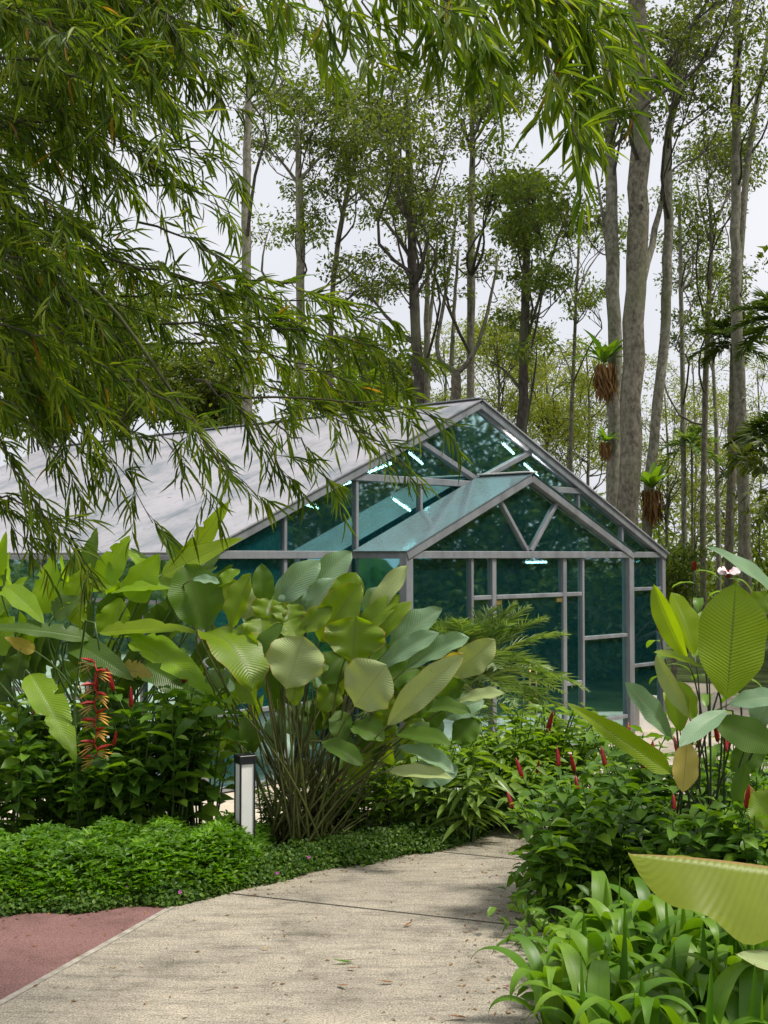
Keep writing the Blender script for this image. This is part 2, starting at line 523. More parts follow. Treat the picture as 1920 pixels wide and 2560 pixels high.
def glass(name, tint, refl=1.0, dirt=0.06, body=None, bamt=0.0, rgh=0.05):
    m, nt, N, L, out = new_mat(name)
    nz = noise(nt, 0.8, 3)
    nrm = bump(nt, nz, 0.02, 0.01)
    tr = N.new('ShaderNodeBsdfTransparent')
    tr.inputs[0].default_value = (*tint, 1)
    gl = N.new('ShaderNodeBsdfGlossy')
    gl.inputs['Roughness'].default_value = rgh
    gl.inputs[0].default_value = (0.62, 0.95, 0.98, 1)
    L.new(nrm, gl.inputs['Normal'])
    fr = N.new('ShaderNodeFresnel')
    fr.inputs['IOR'].default_value = 1.5
    L.new(nrm, fr.inputs['Normal'])
    f = math_(nt, 'MINIMUM', math_(nt, 'MULTIPLY', fr.outputs[0], refl), 1.0)
    mx1 = N.new('ShaderNodeMixShader')
    L.new(f, mx1.inputs[0])
    L.new(tr.outputs[0], mx1.inputs[1])
    L.new(gl.outputs[0], mx1.inputs[2])
    df = N.new('ShaderNodeBsdfDiffuse')
    df.inputs[0].default_value = (tint[0] * 0.3 + 0.02, tint[1] * 0.5 + 0.02, tint[2] * 0.5 + 0.02, 1)
    if body:
        bd = N.new('ShaderNodeBsdfDiffuse')
        bd.inputs[0].default_value = (*body, 1)
        mb_ = N.new('ShaderNodeMixShader')
        mb_.inputs[0].default_value = bamt
        L.new(tr.outputs[0], mb_.inputs[1])
        L.new(bd.outputs[0], mb_.inputs[2])
        L.new(mb_.outputs[0], mx1.inputs[1])
    mx2 = N.new('ShaderNodeMixShader')
    mud = noise(nt, 2.5, 7, 0.7)
    dm = ramp(nt, mud, [(0.4, (dirt * 0.4,) * 3), (0.75, (dirt * 2.2,) * 3)])
    L.new(dm, mx2.inputs[0])
    L.new(mx1.outputs[0], mx2.inputs[1])
    L.new(df.outputs[0], mx2.inputs[2])
    L.new(mx2.outputs[0], out.inputs['Surface'])
    return m


M['glass'] = glass('tinted_glass', (0.36, 0.58, 0.60), 0.72, 0.02, (0.003, 0.13, 0.15), 0.34, 0.028)
M['glass_roof'] = glass('tinted_roof_glass', (0.40, 0.56, 0.60), 1.6, 0.16, (0.30, 0.36, 0.385), 0.55, 0.10)


def roof_mat():
    m, nt, N, L, out = new_mat('roof_sheet')
    n1 = noise(nt, 0.9, 8, 0.7)
    n2 = noise(nt, 3.5, 8, 0.75)
    n3 = noise(nt, 26, 3, 0.7)
    c = ramp(nt, n1, [(0.36, (0.21, 0.235, 0.265)), (0.46, (0.37, 0.365, 0.39)), (0.58, (0.46, 0.44, 0.47))])
    c = mixc(nt, ramp(nt, n2, [(0.54, (0, 0, 0)), (0.60, (0.6, 0.6, 0.6))]), c, (0.24, 0.28, 0.30))
    c = mixc(nt, ramp(nt, n3, [(0.70, (0, 0, 0)), (0.78, (0.5, 0.5, 0.5))]), c, (0.2, 0.19, 0.17))
    p = principled(nt, c, 0.4, 0.35)
    t = N.new('ShaderNodeBsdfTranslucent')
    t.inputs[0].default_value = (0.25, 0.45, 0.48, 1)
    ms = N.new('ShaderNodeMixShader')
    ms.inputs[0].default_value = 0.12
    L.new(p.outputs[0], ms.inputs[1])
    L.new(t.outputs[0], ms.inputs[2])
    L.new(ms.outputs[0], out.inputs['Surface'])
    return m


M['roof'] = roof_mat()


def lamp_mat():
    m, nt, N, L, out = new_mat('fluorescent_tube')
    e = N.new('ShaderNodeEmission')
    e.inputs[0].default_value = (1.0, 0.93, 0.9, 1)
    e.inputs[1].default_value = 45.0
    L.new(e.outputs[0], out.inputs['Surface'])
    return m


M['tube'] = lamp_mat()

# ------------------------------------------------------------------ setting: ground, path, paving


def sheet(name, pts, z, m):
    mb = MB()
    mb.add([[p[0], p[1], z] for p in pts], [list(range(len(pts)))])
    o = mb.build(name, m, smooth=False)
    # faces up
    if o.data.polygons[0].normal.z < 0:
        o.data.flip_normals()
    o['kind'] = 'structure'
    return o


sheet('ground', [(-400, -60), (400, -60), (400, 500), (-400, 500)], 0.0, M['lawn'])
PLAZA_Z, SOIL_Z, PATH_Z = 0.004, 0.008, 0.012
sheet('plaza', [(-22, 11.9), (-1.0, 12.6), (0.4, 11.9), (3.3, 11.4), (5.2, 13.6), (6.6, 18.0), (7.0, 26.0), (-3, 31.0), (-22, 31.0)], PLAZA_Z, M['plaza'])
c0, c1 = G(-30, 2183), G(365, 1962)
dvec = unit((c1 - c0)[:2])
far_l = c0[:2] - dvec * 2.5
path_l = [G(365, 1962), G(600, 1900), G(1000, 1822), G(1120, 1770), G(1190, 1715)]
path_r = [G(1420, 1700), G(1330, 1800), G(1265, 1900), G(1290, 2050), G(1330, 2212)]
sheet('path', [tuple(far_l)] + [tuple(p[:2]) for p in path_l] + [tuple(p[:2]) for p in path_r] + [(0.85, 5.0), (-1.5, 4.3)], PATH_Z, M['concrete'])
sheet('red_paving', [tuple(far_l), tuple(c1[:2])] + [tuple(G(300, 1930)[:2]), tuple(G(0, 1930)[:2]), (-6.0, 9.6), (-6.0, 6.0)], PATH_Z, M['redpave'])
# bed soil
sheet('soil', [tuple(G(365, 1962)[:2]), tuple(G(600, 1905)[:2]), tuple(G(1000, 1826)[:2]), tuple(G(1120, 1774)[:2]), (1.0, 13.2), (0.2, 13.4), (-1.2, 12.4), (-12, 12.2), (-12, 9.6), tuple(G(0, 1935)[:2])], SOIL_Z, M['soil'])
sheet('soil', [(5.5, 4.0), (0.9, 5.0)] + [tuple(p[:2]) for p in path_r[::-1]] + [(2.4, 13.2), (3.6, 13.4), (5.5, 12.0), (9, 12), (9, 4)], SOIL_Z, M['soil'])


def joint(a, b, w=0.012):
    a, b = G(*a), G(*b)
    d = unit(b - a)
    s = np.array([-d[1], d[0], 0]) * w / 2
    sheet('path_joint', [a + s, b + s, b - s, a - s], PATH_Z + 0.004, M['joint'])


joint((500, 1934), (1260, 2019), 0.014)
joint((900, 1838), (1140, 1862), 0.014)
joint((1130, 1776), (1240, 1786), 0.012)
# pale mortar edging between path and red paving
_a, _b = np.array([*far_l, 0]), c1
_s = np.array([dvec[1], -dvec[0], 0])
sheet('path_edging', [_a, _b, _b + _s * 0.05, _a + _s * 0.05], PATH_Z + 0.004, plain('mortar', (0.33, 0.30, 0.25), 0.9, 0.2, nscale=12, namt=0.35))

# ------------------------------------------------------------------ leaf shapes
PROF = {
    'calathea': lambda s: np.sin(PI * np.clip(s, 0, 1) ** 1.05) ** 0.66 * (0.9 + 0.1 * s),
    'round': lambda s: np.sin(PI * np.clip(s, 0, 1) ** 1.28) ** 0.66,
    'banana': lambda s: np.clip(np.clip(s * 7, 0, 1) ** 0.6 * np.clip((1 - s) * 2.0, 0, 1) ** 0.75, 0, 1),
    'lance': lambda s: np.sin(PI * np.clip(s, 0, 1) ** 0.75) ** 0.9,
    'strap': lambda s: np.clip(0.72 + 0.28 * np.sin(PI * s * 0.8), 0, 1) * np.clip((1 - s) * 2.6, 0, 1) ** 0.75,
}


def leaf(mb, base, A, Nn, L, W, prof='calathea', nl=12, nw=6, bend=0.3, fold=0.15, wave=0.03, seed=0, bexp=1.0, tatter=0.0, twist=0.0):
    """one leaf blade with a midrib, curving away from its upper side Nn"""
    rg = np.random.default_rng(seed + 11)
    A = unit(A)
    Nn = unit(np.asarray(Nn, float) - A * np.dot(Nn, A))
    Sd = np.cross(Nn, A)
    s = np.linspace(0, 1, nl + 1)
    th = bend * s ** bexp
    dl = L / nl
    d = np.cos(th)[:, None] * A - np.sin(th)[:, None] * Nn
    c = np.array(base, float) + np.concatenate([[np.zeros(3)], np.cumsum((d[1:] + d[:-1]) / 2 * dl, axis=0)])
    nn = np.cos(th)[:, None] * Nn + np.sin(th)[:, None] * A
    sd = np.repeat(Sd[None], nl + 1, 0)
    if twist:
        a = twist * s
        sd, nn = np.cos(a)[:, None] * sd + np.sin(a)[:, None] * nn, np.cos(a)[:, None] * nn - np.sin(a)[:, None] * sd
    w = PROF[prof](s) * W / 2 * (1 + 0.05 * np.sin(s * rg.uniform(14, 22) + rg.uniform(0, 6)))
    w = np.maximum(w, W * 0.004)
    v = np.linspace(-1, 1, nw + 1)
    ph1, ph2 = rg.uniform(0, 6.28, 2)
    fr = rg.uniform(2.0, 3.4)
    wl = np.stack([np.sin(fr * 2 * PI * s + ph1), np.sin(fr * 2 * PI * s + ph2)], 1)      # left / right edge waves
    verts, uv = [], []
    notch = np.where(rg.uniform(0, 1, (nl + 1, 2)) < tatter * 1.3, rg.uniform(0.5, 0.85, (nl + 1, 2)), 1.0)
    for i in range(nl + 1):
        for x in v:
            e = wl[i, 0 if x < 0 else 1] * wave * W * x * x
            ww = w[i] * (notch[i, 0 if x < 0 else 1] if abs(x) > 0.7 else 1)
            verts.append(c[i] + sd[i] * (x * ww * math.cos(fold)) + nn[i] * (abs(x) * ww * math.sin(fold) + e))
            uv.append((s[i], x))
    i = np.arange(nl)[:, None] * (nw + 1)
    k = np.arange(nw)[None, :]
    f = np.stack([i + nw + 1 + k, i + nw + 2 + k, i + k + 1, i + k], -1).reshape(-1, 4)
    mb.add_arr(np.array(verts), f, np.array(uv))
    return c


def T_ovate(fold=0.12, drop=0.12):
    v = np.array([[0, 0, 0], [0.33, -0.5, fold], [0.33, 0, 0], [0.33, 0.5, fold], [0.68, -0.42, fold * 0.6 - drop * 0.4], [0.68, 0, -drop * 0.5], [0.68, 0.42, fold * 0.6 - drop * 0.4], [1, 0, -drop * 1.6]])
    q = np.array([[1, 2, 5, 4], [2, 3, 6, 5]])
    t = np.array([[0, 2, 1], [0, 3, 2], [4, 5, 7], [5, 6, 7]])
    return v, [q, t]


def T_lance(drop=0.22):
    xs = [0.0, 0.22, 0.5, 0.78, 1.0]
    ws = [0.06, 0.46, 0.5, 0.3, 0.02]
    v = []
    for x, w in zip(xs, ws):
        z = -drop * x * x
        v += [[x, -w, z + 0.10 * w], [x, 0, z], [x, w, z + 0.10 * w]]
    q = []
    for i in range(4):
        b = i * 3
        q += [[b, b + 1, b + 4, b + 3], [b + 1, b + 2, b + 5, b + 4]]
    return np.array(v), [np.array(q)]


def T_diamond():
    v = np.array([[0, 0, 0], [0.45, -0.5, 0.06], [1, 0, -0.1], [0.45, 0.5, 0.06]])
    return v, [np.array([[0, 1, 2, 3]])]


OVATE, LANCE, DIAMOND = T_ovate(), T_lance(), T_diamond()
STRIP = T_lance(0.10)


def scatter(mb, tpl, pos, axis, nrm, L, W):
    """copies of a small leaf shape: base positions, pointing directions, upper sides, lengths, widths"""
    tv, tf = tpl
    pos = np.asarray(pos, float)
    n = len(pos)
    if n == 0: return
    a = unit(axis)
    nn = nrm - a * np.sum(nrm * a, 1, keepdims=True)
    nn = unit(nn)
    s = np.cross(nn, a)
    L = np.broadcast_to(np.asarray(L, float), (n,))
    W = np.broadcast_to(np.asarray(W, float), (n,))
    v = pos[:, None, :] + (tv[None, :, 0:1] * L[:, None, None]) * a[:, None, :] + (tv[None, :, 1:2] * W[:, None, None]) * s[:, None, :] + (tv[None, :, 2:3] * L[:, None, None]) * nn[:, None, :]
    k = len(tv)
    base = mb.n
    for j, f in enumerate(tf):
        ff = (f[None] + (np.arange(n) * k)[:, None, None]).reshape(-1, f.shape[1])
        mb.loops.append(ff.ravel() + base)
        mb.sizes.append(np.full(len(ff), f.shape[1]))
    mb.v.append(v.reshape(-1, 3))
    mb.uv.append(np.zeros((n * k, 2)))
    mb.n += n * k


def curve(a, b, sag=0.0, n=8, side=None, up=None):
    """points from a to b bowed upward by sag"""
    a, b = np.asarray(a, float), np.asarray(b, float)
    t = np.linspace(0, 1, n)[:, None]
    p = a + (b - a) * t
    bow = 4 * t * (1 - t)
    p = p + bow * np.array([0, 0, sag])
    if side is not None: p = p + bow * np.asarray(side, float)
    return p


# ------------------------------------------------------------------ greenhouse
GH_C = np.array([-2.02, 13.90, 0.0])
GH_A = math.atan2(0.719, 0.695)
WD, LEN, RIDGE, EAVE, RISE = 9.6, 11.4, 4.8, 2.70, 2.10
gh = thing('greenhouse', 'gabled greenhouse of teal tinted glass in grey steel frames with an entrance porch', 'greenhouse', tuple(GH_C), GH_A)


def roofz(u):
    return EAVE + 0.06 + RISE * (1 - abs(u - RIDGE) / RIDGE)


def member(name, a, b, w, h, up=(0, 0, 1), m='steel', parent=None):
    mb = MB()
    mb.beam(a, b, w, h, up)
    o = mb.build(name, M[m], parent or gh, smooth=False)
    bv = o.modifiers.new('edge', 'BEVEL')
    bv.width = 0.006
    bv.segments = 1
    return o


def pane(name, poly, v, m='glass', parent=None, t=0.010, axis='v'):
    """flat glass polygon in the u-z plane (axis v) or v-z plane (axis u), t thick"""
    mb = MB()
    n = len(poly)
    ar = sum(poly[i][0] * poly[(i + 1) % n][1] - poly[(i + 1) % n][0] * poly[i][1] for i in range(n))
    if (ar < 0) == (axis == 'v'): poly = poly[::-1]
    pts = []
    for o in (-t / 2, t / 2):
        for (a, z) in poly:
            pts.append([a, v + o, z] if axis == 'v' else [v + o, a, z])
    faces = [list(range(n))[::-1], list(range(n, 2 * n))] + [[i, (i + 1) % n, n + (i + 1) % n, n + i] for i in range(n)]
    mb.add(pts, faces)
    return mb.build(name, M[m], parent or gh, smooth=False)


# --- main front wall (v = 0)
FW = 0.10
member('post', (0.0, 0, 0), (0.0, 0, EAVE + 0.05), 0.10, 0.10, (0, 1, 0))
member('post', (WD, 0, 0), (WD, 0, EAVE + 0.05), 0.10, 0.10, (0, 1, 0))
for u0, u1 in ((0.05, 2.27), (7.22, WD - 0.05)):
    member('eave_beam', (u0, -0.003, EAVE), (u1, -0.003, EAVE), 0.096, 0.095)
for s in (0, 1):
    a = (-0.06, -0.01, roofz(0) - 0.085) if s == 0 else (WD + 0.06, -0.01, roofz(0) - 0.085)
    member('rafter', a, (RIDGE + (0.002 if s else -0.002), -0.01, roofz(RIDGE) - 0.06), 0.12, 0.105)
CZ = 3.68
member('collar_beam', (2.28, 0, CZ), (7.32, 0, CZ), 0.088, 0.09)
for du in (-1.2, 1.2):
    member('strut', (RIDGE, 0.004, CZ + 0.06), (RIDGE + du, 0.004, roofz(RIDGE + du) - 0.13), 0.07, 0.075, (0, 1, 0))
for u in (1.2, 2.4, 3.6, 6.0, 7.2, 8.4):
    top = min(CZ - 0.045, roofz(u) - 0.13)
    member('mullion', (u, 0.002, EAVE + 0.048), (u, 0.002, top), 0.05, 0.06, (0, 1, 0))
for u in (1.2, 2.27, 7.24, 8.4):
    member('mullion', (u, 0.002, 0.0), (u, 0.002, EAVE - 0.048), 0.055, 0.06, (0, 1, 0))
for z in (2.14, 0.90, 0.05):
    for (u0, u1) in ((0.05, 1.172), (1.228, 2.242), (7.268, 8.372), (8.428, WD - 0.05)):
        if u0 < 2 and z > 2: continue
        member('rail', (u0, 0.001, z), (u1, 0.001, z), 0.055, 0.055)
# gable panes
edges = [0.0, 1.2, 2.4, 3.6, 4.8]
GB = EAVE + 0.04
for side in (0, 1):
    fx = (lambda u: u) if side == 0 else (lambda u: WD - u)
    for i in range(2):
        a, b = edges[i], edges[i + 1]
        za, zb = roofz(a) - 0.12, roofz(b) - 0.12
        poly = [(fx(a + 0.02), GB), (fx(b - 0.02), GB), (fx(b - 0.02), zb)] + ([(fx(a + 0.02), za)] if za > GB + 0.02 else [])
        pane('glass_pane', poly, 0.02)
    for i in (2, 3):
        a, b = edges[i], edges[i + 1]
        pane('glass_pane', [(fx(a + 0.02), GB), (fx(b - 0.01), GB), (fx(b - 0.01), CZ - 0.03), (fx(a + 0.02), CZ - 0.03)], 0.02)
    pane('glass_pane', [(fx(2.45), CZ + 0.03), (fx(4.72), CZ + 0.03), (fx(3.62), roofz(3.6) - 0.14)], 0.02)
pane('glass_pane', [(RIDGE, CZ + 0.08), (RIDGE + 1.16, roofz(RIDGE + 1.2) - 0.15), (RIDGE, roofz(RIDGE) - 0.14), (RIDGE - 1.16, roofz(RIDGE - 1.2) - 0.15)], 0.022)
for (u0, u1) in ((0.04, 1.18), (1.22, 2.25), (7.26, 8.38), (8.42, WD - 0.04)):
    pane('glass_pane', [(u0, 0.06), (u1, 0.06), (u1, EAVE - 0.03), (u0, EAVE - 0.03)], 0.02)

# --- porch (front at v = PV)
PV, PU0, PU1 = -0.93, 2.33, 7.16
PR = (PU0 + PU1) / 2
PRISE = 1.02


def porchz(u):
    return EAVE + 0.06 + PRISE * (1 - abs(u - PR) / (PR - PU0))


for u in (PU0, PU1):
    member('post', (u, PV, 0), (u, PV, EAVE + 0.04), 0.125, 0.12, (0, 1, 0))
    s = 1 if u == PU0 else -1
    member('eave_beam', (u, PV + 0.062, EAVE), (u, -0.052, EAVE), 0.09, 0.09)
    pane('glass_pane', [(PV + 0.06, 0.06), (-0.05, 0.06), (-0.05, EAVE - 0.04), (PV + 0.06, EAVE - 0.04)], u + s * 0.01, axis='u')
    member('rafter', (u - s * 0.05, PV - 0.012, porchz(u) - 0.075), (PR - s * 0.002, PV - 0.012, porchz(PR) - 0.055), 0.12, 0.098)
member('eave_beam', (PU0 + 0.063, PV - 0.004, EAVE), (PU1 - 0.063, PV - 0.004, EAVE), 0.11, 0.092)
UM = [PU0 + x for x in (1.2, 1.64, 3.19, 3.63)]
for du in (-0.62, 0.62):
    member('strut', (PR + du * 0.06, PV, EAVE + 0.05), (PR + du, PV, porchz(PR + du) - 0.11), 0.055, 0.06, (0, 1, 0))
for k, u in enumerate(UM):
    w = 0.085 if k in (1, 2) else 0.05
    member('mullion', (u, PV, 0), (u, PV, EAVE - 0.047), w, 0.07, (0, 1, 0))
ZH = 2.15
member('door_header', (UM[1] + 0.044, PV, ZH), (UM[2] - 0.044, PV, ZH), 0.068, 0.055)
for (a, b) in ((UM[0], UM[1]), (UM[2], UM[3])):
    for z in (ZH, 0.91, 0.32, 0.04):
        member('rail', (a + 0.026, PV + 0.001, z), (b - 0.044 if b == UM[1] else b - 0.026, PV + 0.001, z), 0.055, 0.055)
for (a, b) in ((PU0, UM[0]), (UM[3], PU1)):
    for z in (1.52, 0.33, 0.04):
        member('rail', (a + (0.064 if a == PU0 else 0.026), PV + 0.001, z), (b - (0.064 if b == PU1 else 0.026), PV + 0.001, z), 0.055, 0.055)
lo, hi = EAVE + 0.04, EAVE - 0.04
for (a, b) in ((PU0 + 0.05, UM[0] - 0.02), (UM[0] + 0.02, UM[1] - 0.035), (UM[2] + 0.035, UM[3] - 0.02), (UM[3] + 0.02, PU1 - 0.05)):
    pane('glass_pane', [(a, 0.03), (b, 0.03), (b, hi), (a, hi)], PV + 0.014)
pane('glass_pane', [(UM[1] + 0.035, ZH + 0.02), (UM[2] - 0.035, ZH + 0.02), (UM[2] - 0.035, hi), (UM[1] + 0.035, hi)], PV + 0.014)
for s in (-1, 1):
    ax = PU0 if s < 0 else PU1
    pane('glass_pane', [(ax - s * 0.12, lo), (PR + s * 0.07, lo), (PR + s * 0.60, porchz(PR + s * 0.62) - 0.13)], PV + 0.014)
pane('glass_pane', [(PR, lo + 0.05), (PR + 0.58, porchz(PR + 0.62) - 0.13), (PR, porchz(PR) - 0.12), (PR - 0.58, porchz(PR + 0.62) - 0.13)], PV + 0.015)
# doors: two frameless glass leaves
um = (UM[1] + UM[2]) / 2
for s in (-1, 1):
    a, b = (UM[1] + 0.05, um - 0.006) if s < 0 else (um + 0.006, UM[2] - 0.05)
    d = pane('door', [(a, 0.02), (b, 0.02), (b, ZH - 0.032), (a, ZH - 0.032)], PV - 0.005, t=0.014)
    x = um + s * 0.07
    hb = MB()
    hb.tube([(x, PV - 0.06, 0.55), (x, PV - 0.06, 1.25)], 0.014, 10)
    for z in (0.65, 1.15):
        hb.tube([(x, PV - 0.06, z), (x, PV - 0.005, z)], 0.009, 8)
    hb.build('handle', M['brass'], d)
    px_ = a + 0.06 if s < 0 else b - 0.06
    MB().box((px_, PV - 0.005, ZH - 0.07), (0.12, 0.03, 0.06)).build('hinge', M['brass'], d, smooth=False)

# --- side walls, back wall
for z, h in ((EAVE, 0.095),):
    member('eave_beam', (0.0, 0.05, z), (0.0, LEN, z), 0.096, h)
    member('eave_beam', (WD, 0.05, z), (WD, LEN, z), 0.096, h)
nb = 10
for i in range(nb + 1):
    v = i * LEN / nb
    if i:
        member('post', (0.0, v, 0), (0.0, v, EAVE - 0.05), 0.06, 0.06, (0, 1, 0))
    if i < nb:
        v1 = (i + 1) * LEN / nb
        pane('glass_pane', [(v + 0.03, 0.05), (v1 - 0.03, 0.05), (v1 - 0.03, EAVE - 0.03), (v + 0.03, EAVE - 0.03)], 0.015, axis='u')
        if i < 6:
            for z in (2.14, 0.9):
                member('rail', (0.002, v + 0.032, z), (0.002, v1 - 0.032, z), 0.05, 0.05)
pane('glass_pane', [(0.06, 0.05), (LEN, 0.05), (LEN, EAVE - 0.03), (0.06, EAVE - 0.03)], WD - 0.015, axis='u')
pane('glass_pane', [(0, 0.05), (WD, 0.05), (WD, EAVE), (RIDGE, roofz(RIDGE) - 0.12), (0, EAVE)], LEN)


# --- roofs: sheets with thickness
def slab(name, pts, t, m, parent=gh):
    pts = np.array(pts, float)
    n = unit(np.cross(pts[1] - pts[0], pts[3] - pts[0]))
    if n[2] < 0: n = -n
    mb = MB()
    v = np.concatenate([pts - n * t / 2, pts + n * t / 2])
    mb.add_arr(v, [[0, 1, 2, 3], [4, 7, 6, 5], [0, 4, 5, 1], [1, 5, 6, 2], [2, 6, 7, 3], [3, 7, 4, 0]])
    return mb.build(name, m, parent, smooth=False)


OV = 0.12
EV0 = -0.09
nsh = 6
for side in (0, 1):
    fx = (lambda u: u) if side == 0 else (lambda u: WD - u)
    for i in range(nsh):
        v0 = EV0 + (LEN + 0.1 - EV0) * i / nsh
        v1 = EV0 + (LEN + 0.1 - EV0) * (i + 1) / nsh - 0.012
        zl = EAVE + 0.06 - RISE * OV / RIDGE
        slab('roof_panel', [(fx(-OV), v0, zl + 0.012), (fx(-OV), v1, zl + 0.012), (fx(RIDGE - 0.01), v1, roofz(RIDGE) + 0.012), (fx(RIDGE - 0.01), v0, roofz(RIDGE) + 0.012)], 0.02, M['roof'])
member('ridge_cap', (RIDGE, EV0 - 0.01, roofz(RIDGE) + 0.028), (RIDGE, LEN + 0.1, roofz(RIDGE) + 0.028), 0.16, 0.02)
member('fascia', (-OV - 0.012, EV0, EAVE - 0.03), (-OV - 0.012, LEN, EAVE - 0.03), 0.02, 0.06)
for side in (0, 1):
    fx = (lambda u: u) if side == 0 else (lambda u: 2 * PR - u)
    zl = EAVE + 0.06 - PRISE * 0.08 / (PR - PU0)
    slab('porch_roof', [(fx(PU0 - 0.08), PV - 0.08, zl + 0.014), (fx(PU0 - 0.08), -0.09, zl + 0.014), (fx(PR - 0.008), -0.09, porchz(PR) + 0.014), (fx(PR - 0.008), PV - 0.08, porchz(PR) + 0.014)], 0.016, M['glass_roof'])
member('ridge_cap', (PR, PV - 0.09, porchz(PR) + 0.03), (PR, -0.09, porchz(PR) + 0.03), 0.17, 0.024, m='whitewall')
# inner trusses
for v in (2.85, 5.7, 8.55):
    for s in (0, 1):
        fx = (lambda u: u) if s == 0 else (lambda u: WD - u)
        member('truss_rafter', (fx(0.1), v, roofz(0.1) - 0.14), (fx(RIDGE - 0.003), v, roofz(RIDGE) - 0.14), 0.12, 0.16, m='steel_dark')
        member('truss_strut', (fx(RIDGE - 1.2), v + 0.003, roofz(RIDGE - 1.2) - 0.2), (fx(RIDGE - 0.05), v + 0.003, CZ - 0.1), 0.1, 0.1, m='steel_dark')
    member('truss_tie', (1.6, v, CZ - 0.25), (8.0, v, CZ - 0.25), 0.1, 0.12, m='steel_dark')
fl = MB().box((WD / 2, LEN / 2, 0.02), (WD - 0.14, LEN - 0.14, 0.03))
fl.build('floor_slab', plain('greenhouse_floor', (0.10, 0.12, 0.10), 0.8, 0.2, nscale=3, namt=0.4), gh, smooth=False)


def ghw(u, v, z):
    c, s = math.cos(GH_A), math.sin(GH_A)
    return GH_C + np.array([u * c - v * s, u * s + v * c, z])


# fluorescent lamps hung under the roof
def gh_plane(x, y, v):
    """(u, z) of the point of the plane v = const seen at (x, y)"""
    d = ray(x, y)
    du, dl = np.array([math.cos(GH_A), math.sin(GH_A)]), np.array([-math.sin(GH_A), math.cos(GH_A)])
    t = (v + GH_C[:2] @ dl) / (d[:2] @ dl)
    w = d * t + np.array([0, 0, CAMH])
    return np.array([(w[:2] - GH_C[:2]) @ du, v, w[2]])


def lamp(a, b, v, lab):
    a, b = gh_plane(*a, v), gh_plane(*b, v)
    mid = ghw(*((a + b) / 2))
    t = thing('fluorescent_lamp', lab, 'lamp', tuple(mid), GH_A, 'fluorescent lamps under the greenhouse roof')
    d = (b - a) / 2
    MB().tube([-d, d], 0.019, 8).build('tube', M['tube'], t)
    up = np.array([0, 0.03, 0.04])
    MB().beam(-d * 1.05 + up, d * 1.05 + up, 0.05, 0.035).build('housing', M['whiteplastic'], t, smooth=False)


lamp((1086, 958), (1110, 980), 0.13, 'lit tube lamp behind the right edge of the top diamond pane')
lamp((1133, 1002), (1162, 1029), 0.13, 'lit tube lamp behind the pane just right of the porch ridge')
lamp((797, 1020), (847, 1000), 0.5, 'lit tube lamp in the left triangle pane, sloping up with the left rafter')
lamp((884, 978), (913, 1002), 1.0, 'lit tube lamp behind the middle of the left triangle pane')
lamp((850, 1078), (886, 1103), 0.9, 'lit tube lamp in the tall gable pane left of the porch roof')
lamp((663, 1090), (686, 1098), 0.8, 'short lit lamp in the second gable pane from the left eave')
lamp((735, 1049), (757, 1041), 0.6, 'short lit lamp high in the gable pane under the left rafter')
lamp((1137, 1215), (1180, 1214), 1.5, 'short lit lamp seen over the greenhouse door')
lamp((918, 1117), (942, 1129), 0.4, 'short lit lamp seen through the porch roof glass')

# white plinth by the right end of the porch
pb = MB().box((0, 0, 0.23), (0.42, 0.34, 0.46), GH_A).box((0, 0, 0.483), (0.48, 0.40, 0.05), GH_A)
o = pb.build('plinth', M['whitewall'], smooth=False)
o.location = tuple(ghw(8.05, -0.5, 0.004))
tag(o, 'low white plastered plinth beside the right post of the greenhouse porch', 'plinth')

# ------------------------------------------------------------------ trees
def rand_dir(n, rg, zbias=0.0):
    d = rg.normal(0, 1, (n, 3))
    d[:, 2] += zbias
    return unit(d)


def leaf_cluster(mb, centers, rg, per, rad, L, tpl=DIAMOND, wr=0.45, flat=0.7):
    n = len(centers) * per
    c = np.repeat(centers, per, 0)
    o = rg.normal(0, 1, (n, 3)) * rad * np.array([1, 1, flat]) * 0.55
    ax = unit(unit(o) * 0.7 + rand_dir(n, rg, -0.5) * 0.7)
    nr = rand_dir(n, rg, 1.2)
    ll = L * rg.uniform(0.65, 1.25, n)
    scatter(mb, tpl, c + o, ax, nr, ll, ll * wr)


